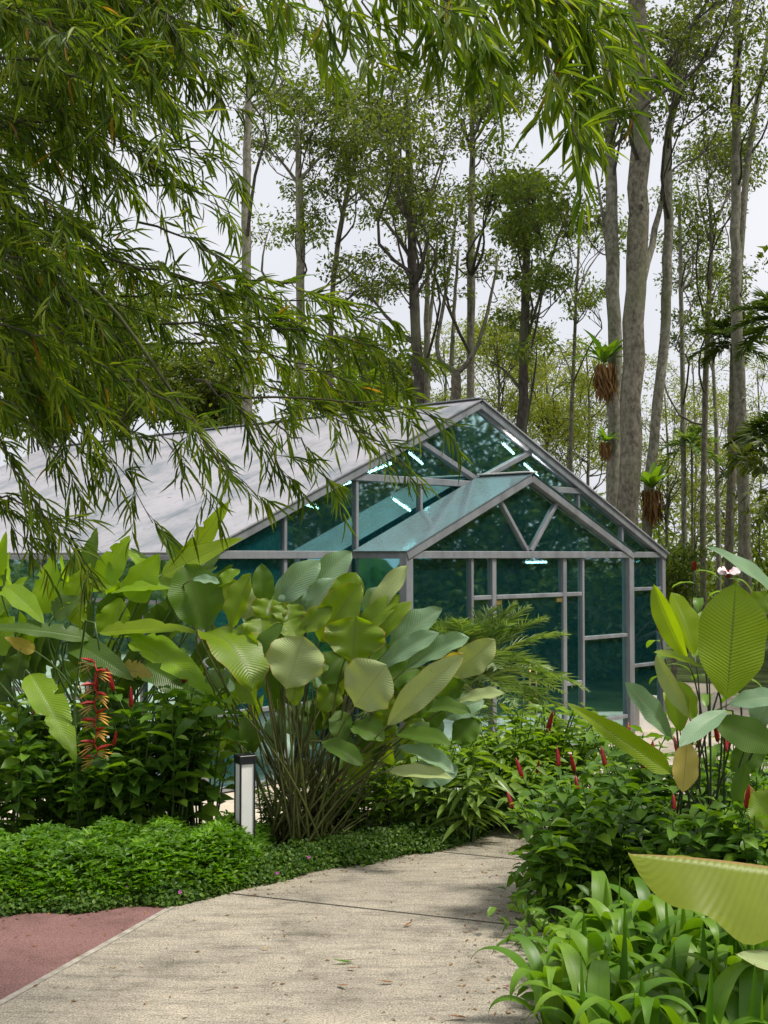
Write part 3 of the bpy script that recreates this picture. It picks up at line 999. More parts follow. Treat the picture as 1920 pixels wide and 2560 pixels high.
def make_tree(name, label, trunk_pts, trunk_r, clumps, bark, leafm, seed, leafL=0.125, per=31, sub=13, forks=(), group=None, cat='tree', nside=10, twigs=True, origin=None, limb_rise=0.55):
    """trunk polyline (world), clumps [(point, radius)] carried by limbs from the trunk, forks = extra stem polylines with radii"""
    rg = np.random.default_rng(seed)
    trunk_pts = np.asarray(trunk_pts, float)
    base = trunk_pts[0] if origin is None else np.asarray(origin, float)
    root = thing(name, label, cat, tuple(base), 0, group)
    # resample the trunk with slight irregularities
    t = np.linspace(0, 1, len(trunk_pts))
    tt = np.linspace(0, 1, max(14, 5 * len(trunk_pts)))
    pts = np.stack([np.interp(tt, t, trunk_pts[:, k]) for k in range(3)], 1)
    for _ in range(2):
        pts[1:-1] = (pts[:-2] + 2 * pts[1:-1] + pts[2:]) / 4
    rr = np.interp(tt, np.linspace(0, 1, len(trunk_r)), trunk_r)
    pts[1:-1] += rg.normal(0, 0.10, (len(pts) - 2, 3)) * rr[1:-1, None] * np.array([1, 1, 0])
    tm = MB().tube(pts, rr, nside, rough=0.05)
    for (fp, r0, r1) in forks:
        fp = np.asarray(fp, float)
        t2 = np.linspace(0, 1, 12)
        q = np.stack([np.interp(t2, np.linspace(0, 1, len(fp)), fp[:, k]) for k in range(3)], 1)
        for _ in range(2):
            q[1:-1] = (q[:-2] + 2 * q[1:-1] + q[2:]) / 4
        q[1:-1] += rg.normal(0, 0.12, (len(q) - 2, 3)) * r0
        tm.tube(q, np.linspace(r0, r1, 12), 8, rough=0.05)
        pts = np.concatenate([pts, q])
        rr = np.concatenate([rr, np.linspace(r0, r1, 12)])
    # knots
    for _ in range(5):
        k = rg.integers(3, len(tt) - 2)
        d = unit(np.append(rg.normal(0, 1, 2), 0.3))
        tm.tube([pts[k] + d * rr[k] * 0.5, pts[k] + d * rr[k] * 1.15, pts[k] + d * rr[k] * 1.45], [rr[k] * 0.42, rr[k] * 0.34, rr[k] * 0.12], 6)
    tm.build('trunk', M[bark], root, origin=base)
    lm, bm = MB(), MB()
    for (c, r) in clumps:
        c = np.asarray(c, float)
        # limb starts on the stem below the clump
        dz = c[2] - pts[:, 2]
        hd = np.linalg.norm(pts[:, :2] - c[:2], axis=1)
        cost = np.abs(dz - limb_rise * hd - 0.6 * r) + 0.6 * hd + np.where(dz < 0.1, 3.0, 0.0)
        k = int(np.argmin(cost))
        s = pts[k]
        ln = np.linalg.norm(c - s)
        j = rg.normal(0, 0.10, (2, 3)) * ln
        lp = np.array([s, s + (c - s) * 0.35 + j[0] + [0, 0, -0.03 * ln], s + (c - s) * 0.7 + j[1] + [0, 0, 0.04 * ln], c])
        t4 = np.linspace(0, 1, 8)
        q = np.stack([np.interp(t4, np.linspace(0, 1, 4), lp[:, m]) for m in range(3)], 1)
        q[1:-1] = (q[:-2] + 2 * q[1:-1] + q[2:]) / 4
        r0 = min(rr[k] * 0.45, 0.012 + 0.008 * ln + 0.012 * r)
        bm.tube(q, np.linspace(r0, 0.010, 8), 5, cap=False)
        n = max(4, int(sub * max(0.3, r) ** 1.5))
        o = unit(rg.normal(0, 1, (n, 3))) * (rg.uniform(0.25, 1, (n, 1)) ** 0.6) * r * np.array([1, 1, 0.5])
        cc = c + o
        if twigs:
            for p in cc:
                a = q[rg.integers(4, 8)]
                mid = (a + p) / 2 + rg.normal(0, 0.12, 3) * r
                bm.tube([a, mid, p], [0.010, 0.007, 0.004], 3, cap=False)
        leaf_cluster(lm, cc, rg, per, 0.25 * max(0.75, min(r, 1.3)), leafL)
    if bm.n: bm.build('branches', M['bark_limb'], root, origin=base)
    if lm.n: lm.build('crown', M[leafm], root, origin=base, smooth=False)
    return root


def trunk_px(pts, Y, lean=0.0):
    """display-pixel polyline (bottom first) carried down to the ground"""
    out = [P(x, y, Y + lean * i) for i, (x, y) in enumerate(pts)]
    g = out[0].copy()
    g[2] = -0.05
    return [g] + out if out[0][2] > 0.3 else out


def auto_clumps(rg, Y, x0, x1, y0, y1, n, r0, r1, ydep=2.0):
    out = []
    for _ in range(n):
        out.append((P(rg.uniform(x0, x1), rg.uniform(y0, y1), Y + rg.normal(0, ydep)), rg.uniform(r0, r1)))
    return out


TG = 'tall slender trees behind the greenhouse'


def T(label, pts, w0, w1, Y, bark, leafm, seed, crowns, forks=(), **kw):
    rg = np.random.default_rng(seed)
    cl = []
    for (x0, x1, y0, y1, n, r0, r1) in crowns:
        cl += auto_clumps(rg, Y, x0, x1, y0, y1, max(2, int(n * 0.62 + 0.5)), r0 * 1.15, r1 * 1.3, 1.6)
    fk = [([P(x, y, Y + dy) for (x, y, dy) in f], px(a, Y) / 2, px(b, Y) / 2) for (f, a, b) in forks]
    return make_tree('tree', label, trunk_px(pts, Y), [px(w0, Y) / 2 * 1.1, px(w0, Y) / 2, px(w1, Y) / 2], cl, bark, leafm, seed, forks=fk, group=TG, **kw)


T('thickest tree, its brown knobbly trunk rising past the right end of the greenhouse roof', [(1357, 1140), (1372, 640), (1382, 330), (1380, 60), (1372, -120)], 45, 36, 24, 'bark_brown', 'tleaf_dark', 101,
  [(1380, 1560, 40, 140, 4, 0.5, 0.9), (1250, 1600, -160, 10, 12, 0.6, 1.0)],
  forks=[([(1388, 190, 0), (1420, 160, .2), (1470, 125, .4), (1510, 75, .6), (1560, -10, .8)], 20, 12), ([(1366, 20, 0), (1392, -20, 0), (1410, -80, 0)], 24, 14)], nside=14)
T('grey trunk standing just left of the thickest trunk and carrying the bearded fern', [(1322, 1090), (1330, 780), (1322, 420), (1316, 200), (1300, 60)], 30, 12, 25, 'bark_pale', 'tleaf_dark', 102,
  [(1250, 1400, 150, 330, 7, 0.5, 0.9), (1240, 1340, 40, 160, 5, 0.5, 0.9), (1220, 1290, 380, 560, 4, .4, .6)],
  forks=[([(1322, 640, 0), (1305, 480, .3), (1285, 360, .4)], 10, 4)])
T('pale trunk curving up to the right of the thickest trunk', [(1394, 1150), (1410, 960), (1440, 700), (1444, 460), (1440, 300), (1470, 180), (1485, 60)], 22, 12, 26, 'bark_pale', 'tleaf_dark', 103,
  [(1400, 1560, 60, 220, 14, 0.5, 1.0), (1420, 1560, 180, 300, 6, 0.5, 0.8)],
  forks=[([(1360, 700, -1), (1385, 620, -.5), (1420, 480, 0), (1440, 380, 0)], 18, 10)])
T('slim grey tree with a bare straight stem, second to the right of the curving trunk', [(1478, 1110), (1470, 560), (1468, 430)], 11, 6, 34, 'bark_pale', 'tleaf_mid', 104,
  [(1420, 1540, 380, 560, 9, 0.6, 1.0), (1430, 1520, 560, 720, 6, 0.4, 0.7)])
T('slim dark tree forking high up between the curving trunk and the pale forked trunk', [(1518, 1200), (1525, 780), (1536, 560), (1535, 430)], 13, 6, 32, 'bark_brown', 'tleaf_dark', 105,
  [(1490, 1640, 300, 400, 14, 0.6, 1.0), (1450, 1600, 430, 520, 5, 0.4, 0.7), (1480, 1600, 580, 760, 6, 0.4, 0.7)],
  forks=[([(1535, 500, 0), (1560, 450, 0), (1590, 390, .4)], 7, 3), ([(1532, 520, 0), (1512, 440, 0), (1505, 380, .4)], 6, 3)])
T('tall pale trunk that forks into two near the right edge', [(1610, 1200), (1604, 1000), (1592, 720), (1588, 520), (1590, 250), (1592, -60)], 26, 16, 28, 'bark_pale', 'tleaf_mid', 106,
  [(1540, 1680, -60, 110, 10, 0.6, 1.0), (1600, 1690, 90, 250, 7, 0.5, 0.9)],
  forks=[([(1594, 640, 0), (1602, 480, .2), (1620, 300, .4), (1645, 170, .5), (1660, 60, .6)], 18, 9)])
T('thin leaning grey tree in the gap left of the pale forked trunk', [(1552, 1180), (1547, 930), (1536, 700)], 11, 6, 38, 'bark_pale', 'tleaf_mid', 107,
  [(1500, 1620, 560, 760, 8, 0.5, 0.9)])
T('dark straight tree with a round bright green crown above the gable', [(1128, 950), (1132, 700), (1140, 470), (1140, 400)], 20, 8, 27, 'bark_dark', 'tleaf_bright', 108,
  [(1085, 1200, 385, 500, 22, 0.3, 0.55), (1080, 1190, 480, 560, 8, 0.3, 0.5), (1090, 1200, 580, 760, 8, 0.3, 0.5)],
  forks=[([(1136, 760, 0), (1142, 640, .2), (1150, 560, .3)], 7, 4), ([(1125, 840, 0), (1090, 800, .2), (1060, 780, .3)], 8, 3), ([(1142, 720, 0), (1190, 560, .3), (1230, 440, .5)], 7, 3)], sub=30)
T('pale straight tree rising directly behind the greenhouse ridge', [(1016, 880), (1018, 540), (1020, 330), (1022, 180)], 17, 9, 30, 'bark_pale', 'tleaf_dark', 109,
  [(960, 1110, 190, 330, 12, 0.5, 0.9), (980, 1130, 100, 220, 8, 0.6, 0.9), (960, 1080, 380, 620, 9, 0.4, 0.7)],
  forks=[([(1020, 330, 0), (990, 250, .3), (960, 210, .5)], 8, 3), ([(1021, 300, 0), (1050, 230, .3), (1090, 190, .4)], 8, 3)])
T('pollarded tree splitting into a Y just above the greenhouse ridge', [(986, 880), (984, 815), (985, 800)], 22, 18, 29, 'bark_brown', 'tleaf_mid', 110,
  [(930, 1060, 520, 640, 6, 0.4, 0.6)],
  forks=[([(984, 806, 0), (960, 790, 0), (938, 772, 0), (950, 700, .3), (978, 560, .5), (985, 440, .5)], 13, 5), ([(985, 806, 0), (1010, 790, 0), (1035, 740, .2), (1062, 640, .4), (1075, 560, .4)], 12, 5), ([(975, 800, .4), (980, 690, .4), (990, 540, .4)], 11, 6)])
T('twin pale stems between the dark leaning trunk and the pollarded tree', [(922, 880), (922, 700), (925, 520)], 15, 7, 31, 'bark_pale', 'tleaf_mid', 111,
  [(870, 1000, 400, 560, 8, 0.5, 0.9)],
  forks=[([(920, 760, 0), (935, 640, .3), (945, 520, .3)], 10, 5)])
T('dark trunk with low spreading limbs, left of the greenhouse ridge', [(908, 880), (900, 760), (893, 620), (888, 460), (882, 300), (880, 190)], 22, 8, 26, 'bark_dark', 'tleaf_dark', 112,
  [(800, 980, 130, 300, 20, 0.5, 0.9), (780, 960, 300, 480, 16, 0.4, 0.8), (780, 880, 560, 640, 5, .3, .5)],
  forks=[([(896, 740, 0), (870, 725, 0), (840, 690, .2), (800, 640, .3)], 13, 5), ([(890, 560, 0), (850, 500, .2), (800, 440, .4), (770, 410, .4)], 10, 4), ([(890, 500, 0), (930, 420, .2), (960, 330, .4)], 9, 3), ([(886, 420, 0), (850, 330, .3), (830, 260, .4)], 8, 3)])
T('pale trunk showing through the bamboo, leftmost of the bare trunks', [(534, 720), (531, 480), (536, 250), (540, 150)], 20, 12, 27, 'bark_pale', 'tleaf_mid', 113,
  [(480, 640, 40, 200, 10, 0.6, 1.0)], forks=[([(538, 200, 0), (570, 165, .3), (600, 155, .4)], 9, 4)])
T('pale tree with a wide open crown between the bamboo and the gable', [(650, 560), (647, 440), (645, 340), (642, 260)], 18, 8, 29, 'bark_pale', 'tleaf_mid', 114,
  [(560, 760, 190, 330, 26, 0.5, 0.9), (560, 720, 380, 520, 10, 0.4, 0.8)],
  forks=[([(646, 400, 0), (610, 350, .3), (570, 320, .4)], 9, 3), ([(646, 390, 0), (690, 340, .3), (730, 310, .4)], 9, 3), ([(647, 430, 0), (680, 400, .2), (710, 390, .3)], 6, 3)])
T('leaning tree right of the wide open crown, its stem tilted to the right', [(715, 640), (738, 470), (760, 380), (775, 290)], 11, 6, 30, 'bark_brown', 'tleaf_dark', 115,
  [(700, 850, 260, 420, 18, 0.5, 0.9), (700, 830, 520, 640, 10, 0.4, 0.8)],
  forks=[([(745, 440, 0), (790, 400, .3), (830, 440, .5)], 6, 3)])
T('thin tree standing free between the round bright crown and the twin thick trunks', [(1230, 1020), (1240, 760), (1252, 480)], 9, 5, 33, 'bark_brown', 'tleaf_mid', 116,
  [(1190, 1320, 400, 520, 9, 0.5, 0.9), (1180, 1300, 560, 740, 10, 0.4, 0.7)],
  forks=[([(1245, 640, 0), (1270, 580, .3), (1300, 540, .4)], 5, 2)])
# airy yellow-green trees low behind the roof
for k, (x, yb, yt, w, lab) in enumerate((
        (1075, 960, 700, 6, 'airy yellow green tree just right of the greenhouse ridge'),
        (1180, 990, 760, 7, 'airy yellow green tree behind the right roof slope, middle one'),
        (1270, 1040, 740, 7, 'airy yellow green tree left of the bearded fern trunk'),
        (1440, 1140, 850, 7, 'airy yellow green tree behind the curving pale trunk'),
        (1575, 1180, 900, 7, 'airy yellow green tree low at the right beside the palms'),
        (1120, 980, 760, 5, 'airy yellow green tree close to the dark straight trunk'),
        (1225, 1030, 800, 5, 'airy yellow green tree between the dark straight trunk and the bearded fern'),
        (1500, 1180, 780, 5, 'airy yellow green tree among the slim trunks right of the curving one'),
        (1640, 1200, 800, 5, 'airy yellow green tree at the right edge behind the shaggy palm'),
        (960, 900, 740, 5, 'airy yellow green tree around the pollarded trunk'))):
    T(lab, [(x, yb), (x + 4, (yb + yt) / 2), (x - 4, yt)], w, 3, 36 + 2 * k, 'bark_brown', 'tleaf_yellow', 130 + k,
      [(x - 85, x + 85, yt - 30, yb - 30, 36, 0.5, 0.85)], leafL=0.11, per=30)
# dense green trees behind the roof on the left
for k, (x0, x1, y0, y1, Y, mt, lab) in enumerate((
        (20, 190, 640, 930, 34, 'tleaf_bright', 'bright green dense tree behind the far left end of the roof'),
        (180, 360, 620, 900, 37, 'tleaf_mid', 'dense grey green tree showing through the bamboo above the roof'),
        (340, 520, 760, 930, 36, 'tleaf_dark', 'dark bushy tree low behind the middle of the roof ridge'),
        (700, 880, 740, 880, 33, 'tleaf_mid', 'round green tree hugging the ridge left of the dark trunk'))):
    rg = np.random.default_rng(150 + k)
    xm = (x0 + x1) / 2
    make_tree('tree', lab, trunk_px([(xm, y1 + 60), (xm + 5, (y0 + y1) / 2), (xm, y0 + 30)], Y), [0.16, 0.13, 0.05],
              auto_clumps(rg, Y, x0, x1, y0, y1, 44 if k < 3 else 22, 0.6, 1.1, 1.2), 'bark_brown', mt, 150 + k, leafL=0.19, per=26, sub=12, group='dense trees behind the greenhouse roof', twigs=False)
rg = np.random.default_rng(160)
make_tree('bush', 'small bright conical bush beside the right corner of the greenhouse', trunk_px([(1455, 1290), (1456, 1240), (1456, 1200)], 24), [0.05, 0.04, 0.02],
          auto_clumps(rg, 24, 1432, 1482, 1190, 1310, 18, 0.18, 0.32, 0.25), 'bark_brown', 'tleaf_bright', 160, leafL=0.11, per=30, sub=30, cat='bush', twigs=False)
# trees to the right of the picture, whose reflections darken the glass
for k, (X, Y, h) in enumerate(((11, 13.5, 11), (13.5, 18, 13), (10.5, 21.5, 10), (15, 24, 14), (17, 15, 13), (14.5, 30, 12))):
    rg = np.random.default_rng(170 + k)
    b = np.array([X, Y, 0.0])
    tr = [b, b + [0.1, 0.1, h * 0.5], b + [0.0, 0.2, h]]
    cl = [(b + np.array([*rg.normal(0, 1.5, 2), rg.uniform(1.2, h)]), rg.uniform(0.8, 1.4)) for _ in range(40)]
    make_tree('tree', 'leafy tree right of the greenhouse entrance, beyond the picture edge', tr, [0.2, 0.16, 0.06], cl, 'bark_brown', 'tleaf_dark', 170 + k, leafL=0.24, per=20, sub=9, group='trees beyond the right edge', twigs=False)

# far wood
rg = np.random.default_rng(5)
far = MB()
cc = []
for _ in range(900):
    X = rg.uniform(-40, 40)
    cc.append((X, rg.uniform(58, 85), abs(rg.normal(0, 1)) * 3.2 + 0.3 + 1.5 * math.sin(X * 0.25)))
for _ in range(1500):
    cc.append((rg.uniform(-42, 42), rg.uniform(50, 64), rg.uniform(0.2, 4.5)))
leaf_cluster(far, np.array(cc), rg, 30, 1.5, 0.36)
tag(far.build('distant_woods', M['tleaf_mid'], smooth=False), 'mass of pale green foliage far behind the trunks', 'woods', kind='stuff')

side = MB()  # unseen foliage added so the glass reflects dark green instead of bright sky
cc = []
for _ in range(3000):
    cc.append((rg.uniform(19, 27), rg.uniform(-4, 48), 15 * rg.uniform(0, 1) ** 1.1 + 0.3))
for _ in range(500):
    cc.append((rg.uniform(11.5, 15), rg.uniform(8, 34), rg.uniform(0.2, 2.6)))
for _ in range(1100):
    cc.append((rg.uniform(-27, -19), rg.uniform(-2, 40), 12 * rg.uniform(0, 1) ** 1.1 + 0.3))
leaf_cluster(side, np.array(cc), rg, 60, 1.6, 0.27)
tag(side.build('side_woods', M['tleaf_dark'], smooth=False), 'dense dark green wood on both sides, unseen, added to keep sky out of the glass reflections', 'woods', kind='stuff')

# ------------------------------------------------------------------ palms and ferns
def frond(mb, base, d, L, droop, nleaf=34, ll=0.3, lw=0.018, seed=0, tpl=STRIP, vee=0.5, rachis=None):
    rg = np.random.default_rng(seed)
    d = unit(d)
    t = np.linspace(0, 1, 14)
    p = np.array(base) + d * (t * L)[:, None] + np.array([0, 0, -1.0]) * (droop * L * t ** 2)[:, None]
    (rachis or mb).tube(p, np.linspace(0.011, 0.003, 14), 4)
    ti = np.repeat(np.linspace(0.14, 1.0, nleaf), 2)
    sg = np.tile([-1.0, 1.0], nleaf)
    q = np.stack([np.interp(ti, t, p[:, k]) for k in range(3)], 1)
    tg = unit(np.stack([np.interp(ti, t, np.gradient(p[:, k])) for k in range(3)], 1))
    side = unit(np.cross(tg, np.array([0, 0, 1.0])))
    up = np.cross(side, tg)
    ax = tg * 0.75 + side * sg[:, None] * 0.8 + up * vee * 0.6 + rg.normal(0, 0.2, (len(ti), 3)) + np.array([0, 0, -0.15])
    le = ll * (np.sin(PI * np.clip(ti, 0.05, 0.97)) ** 0.6) * rg.uniform(0.85, 1.1, len(ti))
    scatter(mb, tpl, q, ax, up + side * sg[:, None] * -0.2, le, lw)


def palm(name, label, cat, base, crown, n, L, ll, lw, leafm, trunk_r, seed, group=None, spread=1.0, nleaf=34, bark='bark_brown', lowest=-0.3):
    rg = np.random.default_rng(seed)
    root = thing(name, label, cat, tuple(base), 0, group)
    base, crown = np.array(base, float), np.array(crown, float)
    tp = curve(base, crown, 0, 14)
    MB().tube(tp, np.linspace(trunk_r * 1.15, trunk_r, 14), 10, rough=0.08).build('trunk', M[bark], root, origin=base)
    for k in range(n):
        az = k * 2.399 + rg.uniform(-0.2, 0.2)
        el = lowest + (1.25 - lowest) * (k + 0.5) / n
        d = np.array([math.cos(az) * math.cos(el), math.sin(az) * math.cos(el), math.sin(el)])
        mb = MB()
        frond(mb, crown, d, L * rg.uniform(0.8, 1.1), rg.uniform(0.25, 0.55) * spread, nleaf, ll, lw, seed * 50 + k)
        mb.build('frond', M[leafm], root, origin=base)
    return root


b = G(1050, 1700)
b = np.array([0.95, 14.15, 0.0])
palm('date_palm', 'small feathery date palm arching in front of the greenhouse door', 'palm', b, b + [0, 0, 1.32], 38, 1.4, 0.31, 0.012, 'palm', 0.07, 3, spread=1.0, nleaf=46, lowest=-0.1)
c = P(1588, 740, 30)
palm('palm', 'green palm crown below the fork of the tall pale trunk', 'palm', (c[0] - .3, c[1], 0), c, 18, 1.15, 0.42, 0.035, 'palm_dark', 0.10, 5, 'palms among the trees at the right')
c = P(1494, 965, 34)
palm('palm', 'small slender palm with a thin stem, left one of the palms', 'palm', (c[0], c[1], 0), c, 11, 0.95, 0.4, 0.05, 'palm', 0.03, 6, 'palms among the trees at the right', nleaf=20)
c = P(1690, 690, 26)
palm('palm', 'dark palm drooping in from the right edge, uppermost of the palms', 'palm', (c[0] + .4, c[1], 0), c, 16, 1.25, 0.42, 0.035, 'palm_dark', 0.12, 7, 'palms among the trees at the right')
c = P(1672, 950, 24)
palm('palm', 'shaggy dark palm at the right edge, lowest of the palms', 'palm', (c[0] + .2, c[1], 0), c, 18, 1.1, 0.42, 0.035, 'palm_dark', 0.14, 8, 'palms among the trees at the right', spread=1.6)


def nest_fern(label, x, y, Y, size, seed):
    rg = np.random.default_rng(seed)
    c = P(x, y, Y)
    root = thing('nest_fern', label, 'fern', tuple(c), 0, 'bird nest ferns growing on trunks')
    g = MB()
    for k in range(18):
        az, el = k * 2.399, rg.uniform(0.5, 1.35)
        d = np.array([math.cos(az) * math.cos(el), math.sin(az) * math.cos(el), math.sin(el)])
        leaf(g, c, d, np.array([0, 0, 1.0]) + 0.01 * d, size * rg.uniform(0.6, 1.0), size * 0.16, 'lance', 7, 2, 0.9, 0.2, 0.02, k)
    g.build('fronds', M['gloss'], root, origin=c)
    dd = MB()
    n = 260
    az = rg.uniform(0, 2 * PI, n)
    p = c + np.stack([np.cos(az), np.sin(az), np.zeros(n)], 1) * (size * 0.22 * np.sqrt(rg.uniform(0, 1, n)))[:, None] + np.array([0, 0, 0.02])
    drop = rg.uniform(0, size * 0.45, n)
    p[:, 2] -= drop
    p[:, :2] -= (p[:, :2] - c[:2]) * (drop / size * 1.1)[:, None]
    ax = np.stack([np.cos(az) * 0.22, np.sin(az) * 0.22, -np.ones(n)], 1) + rg.normal(0, 0.2, (n, 3))
    scatter(dd, LANCE, p, ax, np.stack([np.cos(az), np.sin(az), np.zeros(n)], 1), size * rg.uniform(0.15, 0.5, n), size * rg.uniform(0.02, 0.06, n))
    dd.build('dead_fronds', M['dead'], root, origin=c)


nest_fern('nest fern with a long brown beard, highest on the grey trunk', 1306, 785, 24.6, 1.0, 1)
nest_fern('nest fern with a short brown beard on the curving pale trunk', 1408, 1055, 25.4, 0.95, 2)
nest_fern('thin ragged nest fern low on the left side of the grey trunk', 1308, 955, 24.7, 0.5, 3)

# ------------------------------------------------------------------ bamboo
def bamboo(label, base, branches, seed, leafm, extra_culms, wl0=0.0135):
    """branches: (x0, y0, x1, y1, Y0, Y1, sag px, twigs)"""
    rg = np.random.default_rng(seed)
    base = np.array(base, float)
    root = thing('bamboo', label, 'bamboo', tuple(base))
    for pts, r in extra_culms:
        pts = np.array(pts, float)
        t = np.linspace(0, 1, 24)
        q = np.stack([np.interp(t, np.linspace(0, 1, len(pts)), pts[:, k]) for k in range(3)], 1)
        for _ in range(3): q[1:-1] = (q[:-2] + 2 * q[1:-1] + q[2:]) / 4
        MB().tube(q, np.linspace(r, r * 0.35, 24), 8).build('culm', M['stem'], root, origin=base)
    for bi, br in enumerate(branches):
        x0, y0, x1, y1, Ya, Yb, sag, nt = br[:8]
        ll0 = br[8] if len(br) > 8 else 0.158
        t = np.linspace(0, 1, 14)
        ys = y0 + (y1 - y0) * t - sag * 4 * t * (1 - t)
        xs = x0 + (x1 - x0) * t
        YY = Ya + (Yb - Ya) * t
        q = np.array([P(a, b_, c_) for a, b_, c_ in zip(xs, ys, YY)])
        q[1:-1] += rg.normal(0, 0.012, (12, 3))
        mb, wb = MB(), MB()
        wb.tube(q, np.linspace(0.008, 0.0022, 14), 5)
        seg = unit(np.gradient(q, axis=0))
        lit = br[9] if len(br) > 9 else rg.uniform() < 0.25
        for k in range(nt):
            f = (k + rg.uniform(0, 1)) / nt
            f = 0.08 + 0.92 * f
            i = f * 13
            a = np.array([np.interp(i, np.arange(14), q[:, m]) for m in range(3)])
            d = seg[int(round(i))]
            out = unit(d * 0.9 + rg.normal(0, 0.5, 3) + np.array([0, 0, -0.05]))
            tl = rg.uniform(0.06, 0.26)
            tt = np.linspace(0, 1, 5)[:, None]
            tw = a + out * tl * tt + np.array([0, 0, -0.05]) * (tt ** 2) * tl * 3
            wb.tube(tw, np.linspace(0.0022, 0.001, 5), 3, cap=False)
            nl = rg.integers(6, 11)
            tdir = unit(tw[-1] - tw[-2])
            side = unit(np.cross(tdir, rg.normal(0, 0.45, 3) + np.array([0, 1.0, 0.25])))
            fi = np.linspace(0.25, 1, nl)
            lp = a + out * tl * fi[:, None] + np.array([0, 0, -0.05]) * (fi[:, None] ** 2) * tl * 3
            sg = np.where(np.arange(nl) % 2 == 0, 1.0, -1.0)
            ax = tdir + side * (sg * rg.uniform(0.2, 0.75, nl))[:, None] + np.array([0, 0, -1.0]) * (rg.uniform(-0.05, 0.38) + rg.uniform(-0.1, 0.2, (nl, 1))) + rg.normal(0, 0.12, (nl, 3))
            nr = np.array([0, -0.55, 0.8]) + rg.normal(0, 0.45, (nl, 3))
            le = ll0 * rg.uniform(0.6, 1.2, nl)
            scatter(mb, LANCE, lp, ax, nr, le, wl0 * rg.uniform(0.8, 1.2, nl))
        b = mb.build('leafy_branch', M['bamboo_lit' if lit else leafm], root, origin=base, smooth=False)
        wb.build('twig', M['twig'], b, origin=base)
    return root


rg = np.random.default_rng(21)
BR = []
# dense upper left curtain
for k in range(50):
    x0 = rg.uniform(-260, 40)
    y0 = rg.uniform(-190, 330)
    dx = rg.uniform(220, 470)
    Y0 = rg.uniform(6.2, 9.4)
    BR.append((x0, y0, x0 + dx, y0 + rg.uniform(40, 230), Y0, Y0 - rg.uniform(-0.4, 0.6), rg.uniform(20, 70), 23))
# along the left edge further down
for k in range(26):
    x0 = rg.uniform(-220, -20)
    y0 = rg.uniform(300, 900)
    Y0 = rg.uniform(6.2, 8.6)
    BR.append((x0, y0, x0 + rg.uniform(160, 360), y0 + rg.uniform(40, 200), Y0, Y0 - 0.2, rg.uniform(20, 60), 20))
# second row from the top
for k in range(18):
    x0 = rg.uniform(-40, 330)
    y0 = rg.uniform(-220, -40)
    BR.append((x0, y0, x0 + rg.uniform(140, 300), y0 + rg.uniform(180, 400), rg.uniform(6.4, 9.4), rg.uniform(6.2, 8.0), rg.uniform(20, 60), 26))
# lower fringe over the roof
for (x0, y0, x1, y1) in ((-120, 560, 330, 800), (-100, 640, 300, 950), (-140, 700, 250, 1010), (-120, 800, 190, 1080), (-100, 880, 120, 1160), (-140, 980, 90, 1220),
                         (-40, 600, 420, 900), (60, 650, 480, 1010), (120, 700, 470, 1110), (20, 760, 330, 1130), (180, 780, 560, 1080), (0, 660, 360, 720),
                         (-60, 1060, 200, 1240), (40, 620, 500, 780), (100, 560, 560, 720), (-80, 740, 240, 860)):
    Y0 = rg.uniform(6.4, 8.2)
    BR.append((x0, y0, x1, y1, Y0, Y0 - 0.3, rg.uniform(25, 60), 15))
# middle reach
for (x0, y0, x1, y1, n) in ((240, 560, 640, 700, 16), (260, 640, 760, 720, 22), (300, 480, 560, 640, 12), (330, 640, 840, 690, 22), (350, 700, 860, 760, 22), (380, 740, 800, 850, 20),
                            (420, 720, 760, 900, 16), (450, 780, 800, 960, 14), (420, 820, 640, 1050, 12), (380, 620, 700, 640, 14), (520, 860, 940, 900, 16), (600, 800, 900, 850, 14),
                            (560, 900, 740, 1080, 8), (680, 880, 880, 1010, 8), (300, 330, 520, 380, 10), (320, 400, 520, 470, 10)):
    Y0 = rg.uniform(6.4, 7.8)
    BR.append((x0, y0, x1, y1, Y0, Y0 - 0.2, rg.uniform(15, 45), n))
BX = P(-420, 1000, 7.4)
bamboo('bamboo clump whose drooping leafy branches curtain the whole upper left', (BX[0], BX[1], 0), BR, 31, 'bamboo',
       [([(BX[0], BX[1], 0), P(-330, 600, 7.4), P(-200, 200, 7.3), P(120, -180, 7.2)], 0.05),
        ([(BX[0] - .2, BX[1] + .3, 0), P(-360, 500, 7.8), P(-150, 40, 7.8), P(300, -260, 7.6)], 0.05),
        ([(BX[0] + .1, BX[1] - .2, 0), P(-280, 700, 7.0), P(0, 520, 7.0), P(220, 620, 7.0), P(480, 1010, 7.0)], 0.025)])
for (x0, y0, x1, y1, n) in ((60, 1150, 440, 1330, 9), (90, 1220, 430, 1400, 9), (40, 1120, 330, 1300, 8), (150, 1260, 360, 1420, 7)):
    BR.append((x0, y0, x1, y1, 9.6, 9.5, 40, int(n * 1.5), 0.26, True))
BR2 = []
